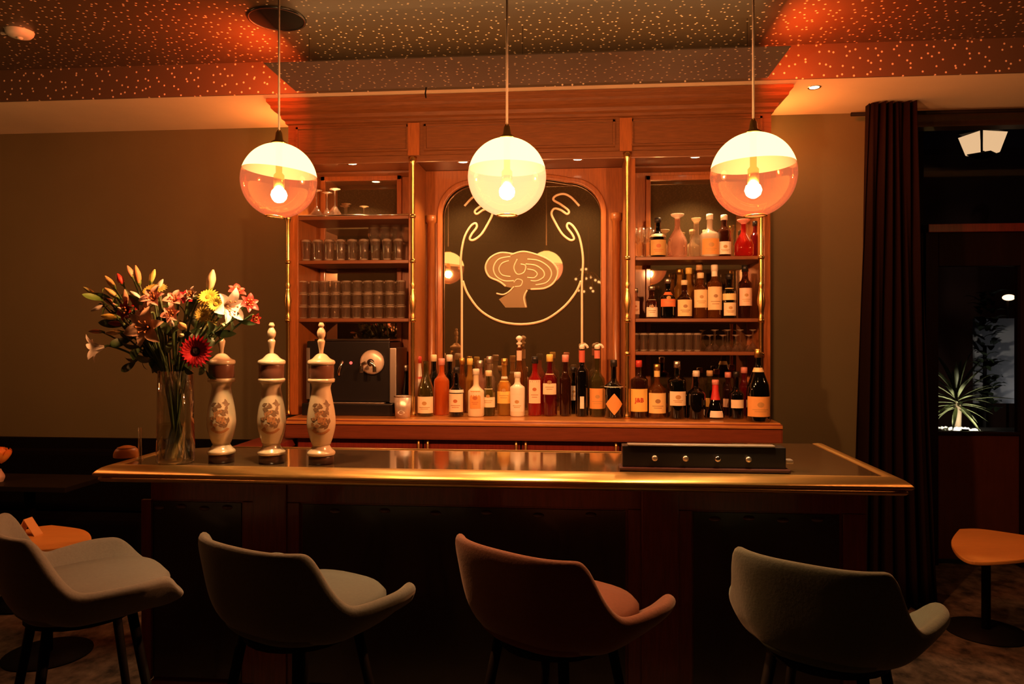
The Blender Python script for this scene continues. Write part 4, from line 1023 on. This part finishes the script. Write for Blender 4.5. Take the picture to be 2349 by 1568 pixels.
for i, (px, py, d, L, W, bright, lb) in enumerate((
  (238, 688, (-.9, -.3, .3), .085, .012, 1, 'bright green leaf sprig at the wall side'),
  (300, 778, (-.6, -.4, -.2), .10, .018, 0, 'dark leaf sprig behind the drooping white lily'),
  (285, 745, (-.8, -.2, .1), .10, .018, 0, 'dark leaf sprig behind the sideways buds'),
  (320, 800, (-.4, -.7, -.5), .09, .018, 0, 'dark leaf sprig hanging below the peach lily'),
  (310, 830, (-.7, -.4, -.6), .075, .015, 0, 'drooping leaf sprig by the vase mouth'),
  (370, 800, (.0, -.9, -.1), .10, .02, 0, 'dark leaf sprig over the vase mouth'),
  (395, 770, (.1, -.8, .4), .10, .016, 0, 'leaf sprig beside the gerbera'),
  (420, 840, (.3, -.9, -.4), .08, .016, 0, 'leaf sprig under the gerbera'),
  (455, 750, (.4, -.5, .4), .09, .018, 0, 'leaf sprig above the gerbera'),
  (490, 765, (.7, -.4, 0), .09, .016, 0, 'leaf sprig between gerbera and first tap'),
  (470, 850, (.5, -.5, -.8), .07, .012, 0, 'leaf sprig drooping toward the first tap'),
  (380, 720, (0, -.1, 1), .10, .02, 0, 'leaf sprig standing behind the pink flowers'),
  (330, 720, (-.3, 0, .9), .10, .02, 0, 'leaf sprig standing behind the red flowers'),
  (430, 720, (.3, 0, .9), .10, .018, 0, 'leaf sprig standing behind the crimson bloom'),
  (265, 700, (-.6, .2, .6), .09, .014, 0, 'leaf sprig behind the tan yellow buds'),
  (545, 735, (.8, -.2, -.2), .07, .010, 0, 'leaf sprig under the open white lily'),
  (350, 830, (-.1, -.9, -.5), .09, .02, 0, 'leaf sprig lying over the vase rim'))):
    leafy(px, py, -.02 + .03 * (i % 3 - 1), d, L, W, lb, LEAF2 if bright else LEAFM, 5)

# orange dome and thin tube glass at the end of the bar
p = Vector((X(290, 2.98), 2.98, ZB))
t = thing('orange_dish', 'small orange dome-shaped dish behind the vase on the end of the bar', 'dish', p)
bm = nb(); lathe(bm, cs([(.05, 0), (.05, .012), (.042, .032), (.02, .045), (0, .047)]), 26); obj('dome', bm, mat('orange_glaze', (.72, .26, .05), .4), t, True)
bm = nb(); lathe(bm, [(.028, .038), (.036, .040), (.034, .034)], 26); obj('groove_ring', bm, mat('brown_glaze', (.3, .09, .02), .4), t, True)
p = Vector((X(321, 2.93), 2.93, ZB + .0005))
t = thing('tube_vase', 'thin clear glass tube standing beside the big vase', 'glass tube', p)
bm = nb(); lathe(bm, [(0, 0), (.007, 0), (.007, .13), (.0055, .13), (.0055, .004), (0, .004)], 14); obj('glass', bm, GLASST, t, True)
bm = nb(); lathe(bm, [(0, 0), (.014, 0), (.014, .003), (.007, .005)], 16); obj('foot', bm, GLASST, t, True)

# ------------------------------------------------------------------ bar stools
def ss(a, b, x):
    t = min(max((x - a) / (b - a), 0), 1); return t * t * (3 - 2 * t)
def stool_mesh(wide=1.0):
    """one upholstered shell: tall back, dipping flanks, arms flaring out like wings"""
    bm = nb(); n = 52; PH = R(140); rows = []
    for i in range(n + 1):
        ph = -PH + 2 * PH * i / n; a = abs(ph)
        s, c = math.sin(ph), math.cos(ph)
        h = .180 * (1 - ss(R(46), R(82), a)) + .058 + .008 * ss(R(80), R(108), a) - .07 * ss(R(118), R(140), a)
        fl = .36 * ss(R(62), R(104), a) * (1 - .35 * ss(R(118), R(140), a))
        bx = .252 * wide * math.copysign(abs(s) ** .72, s); by = -.225 * math.copysign(abs(c) ** .72, c) - (.07 * c if c < 0 else 0)
        row = []
        for t, k in ((0, .62), (.18, .88), (.42, .98), (.7, 1.03), (1, 1.0 + .45 * h * (a < R(78)) + .0)):
            f = 1 + fl * t * t
            row.append(bm.verts.new((bx * k * f, by * k * (1 + .12 * fl * t), .70 + t * (.06 + h))))
        rows.append(row)
    for A, B_ in zip(rows, rows[1:]):
        for j in range(4): bm.faces.new((A[j], B_[j], B_[j + 1], A[j + 1]))
    return bm
def stool(x, y, rz, col, label, seatcol=None, wide=1.0, piping=None):
    t = thing('bar_stool', label, 'bar stool', (x, y, 0), rz, 'upholstered bar stools along the bar')
    nm = 'stool_fabric_%02d_%02d' % (int(col[0] * 99), int(col[2] * 99))
    m = mat(nm, col, .85, sheen=.25, noise=.2, scale=120, bump=.15)
    o = obj('shell', stool_mesh(wide), m, t, True)
    md = o.modifiers.new('th', 'SOLIDIFY'); md.thickness = .042; md.offset = 0; subsurf(o, 2)
    bm = nb(); pts = []
    for i in range(36):
        a = 2 * math.pi * i / 36; s, c = math.sin(a), math.cos(a)
        pts.append((.228 * wide * math.copysign(abs(s) ** .75, s), .03 - .235 * math.copysign(abs(c) ** .75, c)))
    for k, z in ((.9, .716), (1.0, .735), (1.0, .772), (.93, .790), (.6, .796)):
        pass
    rows = [[bm.verts.new((px_ * k, .03 + (py_ - .03) * k, z)) for px_, py_ in pts] for k, z in ((.88, .700), (.97, .722), (.97, .765), (.90, .784), (.5, .792))]
    for A, B_ in zip(rows, rows[1:]):
        for i in range(36): bm.faces.new((A[i], A[(i + 1) % 36], B_[(i + 1) % 36], B_[i]))
    bm.faces.new(rows[0][::-1]); bm.faces.new(rows[-1]); obj('seat', bm, mat(nm + '_seat', seatcol or col, .85, noise=.15, scale=90), t, True)
    bm = nb(); lathe(bm, capped([(.17, .672), (.17, .69)]), 24); obj('seat_plate', bm, BLACKM, t)
    for sx_ in (-1, 1):
        for sy_ in (-1, 1):
            bm = nb(); tube(bm, [(sx_ * .12, sy_ * .12, .68), (sx_ * .22, sy_ * .22, .0)], [.016, .012], 10); obj('leg', bm, BLACKM, t, True)
    bm = nb(); q = .192
    tube(bm, [(q, q, .20), (-q, q, .20), (-q, -q, .20), (q, -q, .20), (q, q, .20)], .008, 8); obj('footrest', bm, BLACKM, t, True)
    bm = nb(); box(bm, .243 * wide, .247 * wide, -.12, -.095, .795, .825); obj('tag', bm, BLACKM, t)
    return t
GREY = (.085, .105, .10); RUST = (.14, .042, .02); GREEN = (.062, .10, .088); PINKG = (.12, .11, .10)
stool(X(190, 2.34), 2.34, R(-44), PINKG, 'beige bar stool at the edge of the view with stripes of light on its seat')
stool(X(690, 2.25), 2.25, R(-27), GREY, 'grey beige bar stool below the beer taps')
stool(X(1272, 2.26), 2.26, R(-35), RUST, 'rust brown bar stool in front of the middle of the bar')
stool(X(1897, 2.22), 2.22, R(-32), GREEN, 'grey green bar stool at the curtain end of the bar', wide=.88)

# ------------------------------------------------------------------ tables
def rtable(cx, cy, z, pts, label, ped):
    t = thing('side_table', label, 'table', (cx, cy, 0), group=None)
    q = smoothpts([(x - cx, y - cy, 0) for x, y in pts + pts[:1]], 8)[:-1]
    bm = nb(); prism(bm, [(v.x, v.y) for v in q], z - .022, z); o = obj('top', bm, TABLEW, t); bevelmod(o, .006)
    px_, py_ = ped[0] - cx, ped[1] - cy
    bm = nb(); lathe(bm, capped([(.022, .02), (.022, z - .03), (.06, z - .0225)]), 16, (px_, py_, 0)); obj('pedestal', bm, BLACKM, t, True)
    bm = nb(); lathe(bm, capped([(.2, 0), (.2, .008), (.05, .02)]), 32, (px_, py_, 0)); obj('base', bm, BLACKM, t, True)
zt = .46
def tp_(px, py): q = at(px, py, hz(px, py, zt)); return (q.x, q.y)
rp = [tp_(2200, 1212), tp_(2182, 1240), tp_(2200, 1272), tp_(2245, 1287), tp_(2349, 1281), tp_(2420, 1262), tp_(2425, 1238), tp_(2349, 1226), tp_(2250, 1212)]
rtable(sum(p[0] for p in rp) / 9, sum(p[1] for p in rp) / 9, zt, rp, 'orange wooden side table in front of the glazed door', tp_(2262, 1252))
zt = .57
lp = [tp_(120, 1203), tp_(80, 1208), tp_(20, 1225), tp_(-20, 1245), tp_(20, 1262), tp_(90, 1260), tp_(190, 1248), tp_(210, 1232), tp_(190, 1213)]
rtable(sum(p[0] for p in lp) / 9, sum(p[1] for p in lp) / 9, zt, lp, 'orange wooden side table behind the beige bar stool', tp_(110, 1238))
q = tp_(66, 1226)
t = thing('menu_card', 'small folded card standing on the orange side table', 'card', (q[0], q[1], zt + .0005))
bm = nb(); prism_y(bm, [(-.05, 0), (-.005, .085), (.055, .0), (.052, 0), (-.005, .08), (-.047, 0)], -.03, .03); obj('card', bm, mat('orange_card', (.6, .32, .12), .6), t)
# dark bench and dark table at the left
xb0, xb1 = XL + .02, X(330, 4.4)
t = thing('banquette', 'dark upholstered bench along the wall beyond the bar', 'bench', ((xb0 + xb1) / 2, 4.4, 0))
w2 = (xb1 - xb0) / 2
bm = nb(); box(bm, -w2, w2, -.02, .25, .10, .44, .03); obj('seat', bm, DARKFAB, t)
bm = nb(); box(bm, -w2, w2, .15, .268, .45, .84, .03); obj('backrest', bm, DARKFAB, t)
bm = nb(); box(bm, -w2 + .03, w2 - .03, 0, .25, 0, .099); obj('plinth', bm, BLACKM, t)
zt2 = .74; yq = hz(60, 1116, zt2)
xq0, xq1 = X(-160, yq), X(150, yq)
t = thing('dark_table', 'dark table by the bench carrying the orange flower', 'table', ((xq0 + xq1) / 2, yq + .25, 0))
bm = nb(); box(bm, -(xq1 - xq0) / 2, (xq1 - xq0) / 2, -.25, .12, zt2 - .03, zt2, .004); obj('top', bm, mat('dark_table_top', (.008, .006, .005), .5, spec=.2), t)
bm = nb(); lathe(bm, capped([(.03, .02), (.03, zt2 - .031)]), 16); obj('pedestal', bm, BLACKM, t, True)
bm = nb(); lathe(bm, capped([(.12, 0), (.22, .012), (.04, .02)]), 24); obj('base', bm, BLACKM, t, True)
yy = yq + .12; p = Vector((X(-4, yy), yy, zt2 + .0005))
t = thing('bud_vase', 'small pale vase on the dark table by the bench', 'vase', p)
bm = nb(); lathe(bm, cs([(.025, 0), (.034, .03), (.02, .06), (.014, .075)]), 18); obj('body', bm, mat('rosy_ceramic', (.5, .36, .30), .35), t, True)
t = thing('rose', 'big orange rose with yellow edges in the small pale vase', 'flower', p + Vector((0, 0, .135)))
bm = nb(); tube(bm, [(0, 0, -.12), (0, 0, -.01)], .003); obj('stem', bm, STEMM, t)
for l in range(3):
    bm = nb()
    for k in range(6):
        M = Matrix.Rotation(2 * math.pi * (k + .5 * l) / 6, 4, 'Z') @ Matrix.Translation((.008 * (2 - l), 0, -.03))
        petal_grid(bm, M, .10, .032, (R(30 + 15 * l), R(110)), .5, 6)
    obj('petals', bm, fm((.80, .34, .06), (.7, .15, .03)), t, True)

# ------------------------------------------------------------------ curtain, door, outside
def curtain():
    xa, xb = X(1990, 4.5), X(2106, 4.5); xa2, xb2 = X(1953, 4.5), X(2152, 4.5)
    t = thing('curtain', 'floor-length dark red curtain gathered at the edge of the doorway', 'curtain', ((xa + xb) / 2, 4.5, 0))
    ox_ = t.location.x; bm = nb(); n = 130; rows = []
    for zi in range(15):
        z = .02 + (ZSOF - .03) * zi / 14; s = (zi / 14) ** .8
        row = []
        for i in range(n + 1):
            u = i / n; x = (xa2 + (xa - xa2) * s) * (1 - u) + (xb2 + (xb - xb2) * s) * u
            ph = u * 2 * math.pi * 6.5
            y = .048 * math.sin(ph + .6 * math.sin(z * 1.3)) * (.8 + .3 * (1 - s)) + .012 * math.sin(ph * 2.3 + z)
            row.append(bm.verts.new((x - ox_ + .008 * math.cos(ph), y, z)))
        rows.append(row)
    for A, B_ in zip(rows, rows[1:]):
        for i in range(n): bm.faces.new((A[i], A[i + 1], B_[i + 1], B_[i]))
    o = obj('cloth', bm, CURT, t, True); md = o.modifiers.new('th', 'SOLIDIFY'); md.thickness = .004
    bm = nb(); tube(bm, [(xa - ox_ - .05, .12, ZSOF - .035), (1.8, .12, ZSOF - .035)], .012, 10); obj('rail', bm, BLACKM, t, True)
curtain()
# vestibule wall with glazed door
xv0 = XOPEN - .02
zd0, zd1 = Z(2250, 990, YV), Z(2250, 610, YV); zt0, zt1 = Z(2250, 534, YV), Z(2250, 515, YV)
xd0, xd1 = X(2150, YV), X(2338, YV)
bm = nb(); box(bm, XOPEN - .4, xd0 - .09, YV, YV + .1, 0, ZCEIL); struct('wall_vestibule', bm, VEST)
bm = nb(); box(bm, xd0 - .09, XR, YV, YV + .1, Z(2250, 520, YV) + .75, ZCEIL); struct('wall_vestibule_top', bm, VEST)
bm = nb(); box(bm, xd1 + .09, XR, YV, YV + .1, 0, Z(2250, 520, YV) + .75); struct('wall_vestibule_side', bm, VEST)
dr = thing('glazed_door', 'dark wooden glazed door with a night garden behind its pane', 'door', ((xd0 + xd1) / 2, YV, 0))
dr['kind'] = 'structure'; dr.name = 'door_1'
ox_ = dr.location.x; A, B_ = xd0 - ox_, xd1 - ox_
DW = mat('door_dark_wood', (.016, .005, .004), .6, spec=.1, noise=.3, scale=8, stretch=(10, 10, 1))
bm = nb(); box(bm, A - .085, A, -.02, .06, 0, zt0, .004); obj('stile', bm, DW, dr)
bm = nb(); box(bm, B_, B_ + .085, -.02, .06, 0, zt0, .004); obj('stile', bm, DW, dr)
bm = nb(); box(bm, A, B_, -.02, .06, zd1, zt0, .004); obj('top_rail', bm, DW, dr)
bm = nb(); box(bm, A - .085, B_ + .085, -.06, .08, zt0 + .001, zt1, .004); obj('transom_bar', bm, WOODD, dr)
bm = nb(); box(bm, A, B_, .0, .05, .04, zd0 - .02, .004); obj('bottom_panel', bm, mat('door_red_panel', (.11, .03, .018), .35, coat=.3, noise=.3, scale=5, stretch=(6, 6, 1)), dr)
bm = nb(); box(bm, A, B_, -.02, .06, zd0 - .019, zd0 + .0, .004); obj('lock_rail', bm, DW, dr)
bm = nb(); box(bm, A, B_, .018, .024, zd0 + .001, zd1 - .001); obj('pane', bm, PANE, dr)
bm = nb(); tube(bm, smoothpts([(B_ + .04, -.025, 1.0), (B_ + .04, -.07, 1.02), (B_ + .04, -.07, 1.12), (B_ + .04, -.025, 1.14)]), .008); obj('handle', bm, BRASSD, dr, True)
bm = nb(); box(bm, A - .085, B_ + .085, .018, .024, zt1 + .001, zt1 + .68); obj('transom_pane', bm, PANE, dr)
# outside
bm = nb(); box(bm, .6, XR + 2, 8.5, 8.6, 0, 5); o = obj('garden_wall', bm, mat('garden_wall_render', (.12, .05, .035), .9)); tag(o, 'dark rendered garden wall beyond the glazed door', 'wall')
Yp = 6.3
p0 = at(2192, 985, Yp)
zpl = p0.z
t = thing('planter_box', 'low planter outside the door holding the lit spiky plant', 'planter', (p0.x + .1, Yp, 0))
bm = nb(); box(bm, -.45, .75, -.22, .3, 0, zpl - .03, .006); obj('box', bm, mat('planter_render', (.07, .05, .035), .8), t)
bm = nb(); box(bm, -.43, .73, -.2, .28, zpl - .029, zpl - .012); obj('soil', bm, mat('dark_soil', (.02, .014, .01), .95), t)
rr = random.Random(5)
bm = nb()
for k in range(70):
    a = rr.uniform(0, 6.28); d = rr.uniform(0, .15)
    v0 = len(bm.verts); bmesh.ops.create_icosphere(bm, subdivisions=1, radius=rr.uniform(.012, .022), matrix=Matrix.Translation((p0.x - .02 + d * math.cos(a) * 1.1, Yp - .06 + d * math.sin(a) * .7, zpl - .002 + rr.uniform(0, .02))) @ Matrix.Diagonal((1, 1, .7, 1)))
o = obj('white_pebbles', bm, mat('white_pebble', (.85, .83, .78), .6), None, True); o['kind'] = 'stuff'; tag(o, 'heap of white pebbles lit at the foot of the spiky plant', 'pebbles')
t = thing('yucca_plant', 'spiky yucca with pale lit leaves in the planter outside the door', 'plant', (p0.x + .02, Yp + .02, zpl - .012))
YL_ = mat('yucca_leaf', (.30, .34, .16), .5, noise=.3, scale=20)
bm = nb(); tube(bm, [(0, 0, 0), (.01, 0, .16), (.0, 0, .30)], [.03, .026, .02], 10); obj('trunk', bm, mat('yucca_trunk', (.2, .15, .09), .8), t, True)
for k in range(46):
    a = k * 2.4; e = R(82 - 115 * (k / 46)); L = rr.uniform(.30, .44) * (1 if k < 30 else .75)
    M = Matrix.Translation((0, 0, .30 - .12 * (k / 46))) @ Matrix.Rotation(a, 4, 'Z'); bm = nb()
    petal_grid(bm, M, L, .016, (e, e - R(28)), .4, 6); obj('leaf', bm, YL_, t, True)
t = thing('garden_spotlight', 'small spotlight shining up among the white pebbles', 'spotlight', (p0.x - .02, Yp - .19, zpl + .0))
bm = nb(); lathe(bm, capped([(.02, -.01), (.026, .03)]), 14); obj('housing', bm, BLACKM, t, True)
bm = nb(); lathe(bm, [(0, .031), (.024, .031)], 14); obj('lens', bm, emat('cool_white_lens', (1, .96, .88), 6), t)
spot_lamp('garden_beam', (p0.x - .02, Yp - .22, zpl + .06), (p0.x, Yp + .02, zpl + .12), 16, (1, .95, .85), 130)
# pale banner with dark leaves in front
q0, q1 = at(2252, 735, 6.9), at(2338, 925, 6.9)
t = thing('grey_screen', 'pale grey garden screen half hidden by dark leaves beyond the door', 'screen', ((q0.x + q1.x) / 2, 6.9, 0))
w2 = (q1.x - q0.x) / 2 + .06
bm = nb(); box(bm, -w2, w2, 0, .03, q1.z, q0.z + .02); obj('panel', bm, mat('pale_grey_panel', (.42, .42, .44), .8), t)
for s in (-1, 1):
    bm = nb(); box(bm, s * w2 - .02, s * w2 + .02, -.0, .04, 0, q1.z - .001); obj('post', bm, BLACKM, t)
spot_lamp('screen_beam', ((q0.x + q1.x) / 2 + .2, 6.45, .75), ((q0.x + q1.x) / 2, 6.9, 1.5), 6, (.85, .9, 1), 80)
t = thing('laurel_bush', 'dark leafy bush standing before the grey garden screen', 'bush', (at(2262, 850, 6.7).x, 6.72, 0))
bm = nb(); tube(bm, [(0, 0, 0), (0, 0, 1.5)], .015, 6); obj('stem', bm, BLACKM, t)
bm = nb()
for k in range(110):
    zz = rr.uniform(.9, 1.95); a = rr.uniform(0, 6.28)
    M = Matrix.Translation((rr.uniform(-.05, .09) * 1.0, 0, zz)) @ Matrix.Rotation(a, 4, 'Z'); petal_grid(bm, M, rr.uniform(.1, .16), .03, (R(40), R(-30)), .2, 3)
o = obj('leaf_mass', bm, EDGEG, t, True); o['kind'] = 'stuff'
# porch lantern and far lamp
pl = at(2254, 330, 6.1)
t = thing('porch_lantern', 'lit tapering porch lantern seen above the door', 'lantern', (pl.x, 6.1, pl.z))
hh = 24 * 6.1 / F; 
for k in range(4):
    a0, a1 = R(90 * k + 60), R(90 * k + 150)
    rt, rb = .165, .115
    bm = nb(); vs = []
    for (r_, z_, a_, s_) in ((rb, -hh * .9, a0, .06), (rb, -hh * .9, a1, -.06), (rt, hh * .8, a1, -.06), (rt, hh * .8, a0, .06)):
        vs.append(bm.verts.new((r_ * math.cos(a_ + s_), r_ * math.sin(a_ + s_), z_)))
    bm.faces.new(vs); obj('glass_side', bm, emat('lantern_glass_glow', (1, .68, .40), 1.5), t)
    bm = nb(); tube(bm, [(rb * 1.02 * math.cos(a0), rb * 1.02 * math.sin(a0), -hh), (rt * 1.02 * math.cos(a0), rt * 1.02 * math.sin(a0), hh * .9)], .008, 6); obj('bar', bm, BLACKM, t)
bm = nb(); lathe(bm, capped([(.18, hh * .9), (.19, hh), (.06, hh * 2.0), (.02, hh * 2.6)]), 4); obj('roof', bm, BLACKM, t)
bm = nb(); lathe(bm, capped([(.02, -hh * 1.4), (.12, -hh), (.115, -hh * .92)]), 4); obj('base', bm, BLACKM, t)
bm = nb(); tube(bm, [(0, 0, hh * 2.5), (0, 0, hh * 5)], .01, 6); obj('hanging_rod', bm, BLACKM, t)
pf = at(2314, 682, 7.6)
t = thing('far_lamp', 'small bright lamp in the dark garden seen through the pane', 'lamp', pf)
bm = nb(); sphere(bm, (0, 0, 0), .055, 14, 8, .55); obj('glow_globe', bm, emat('far_lamp_glow', (1, .62, .35), 6), t, True)
bm = nb(); tube(bm, [(0, .02, -pf.z), (0, .02, -.03)], .012, 6); obj('post', bm, BLACKM, t)

# small chandelier further back in the room (seen in the mirror)
cp_ = Vector((.19, -1.5, 2.42))
t = thing('chandelier', 'brass cluster chandelier of small bulbs, mirrored beside the etched arch line', 'chandelier', cp_)
bm = nb(); tube(bm, [(0, 0, .05), (0, 0, ZCEIL - cp_.z)], .008); obj('rod', bm, BRASSD, t)
rr = random.Random(9)
for k in range(12):
    a = 2 * math.pi * k / 12 + .2; r_ = .10 + .09 * (k % 2); z_ = rr.uniform(-.22, .14)
    bm = nb(); tube(bm, smoothpts([(0, 0, .06), (r_ * .5 * math.cos(a), r_ * .5 * math.sin(a), .05), (r_ * math.cos(a), r_ * math.sin(a), z_ + .02)]), .004, 6); ar = obj('arm', bm, BRASSD, t)
    bm = nb(); sphere(bm, (r_ * math.cos(a), r_ * math.sin(a), z_), .017, 10, 6); obj('bulb', bm, emat('small_bulb_glow', (1, .5, .2), 4.5), ar, True)

# ------------------------------------------------------------------ world and look
w = bpy.data.worlds.new('world'); sc.world = w; w.use_nodes = True
bg = w.node_tree.nodes['Background']; bg.inputs[0].default_value = (.02, .025, .04, 1); bg.inputs[1].default_value = .15
vs = sc.view_settings
vs.view_transform = 'Standard'; vs.look = 'None'; vs.exposure = 0; vs.gamma = 1; vs.use_curve_mapping = False
sc.cycles.transparent_max_bounces = 32
sc.cycles.max_bounces = 8
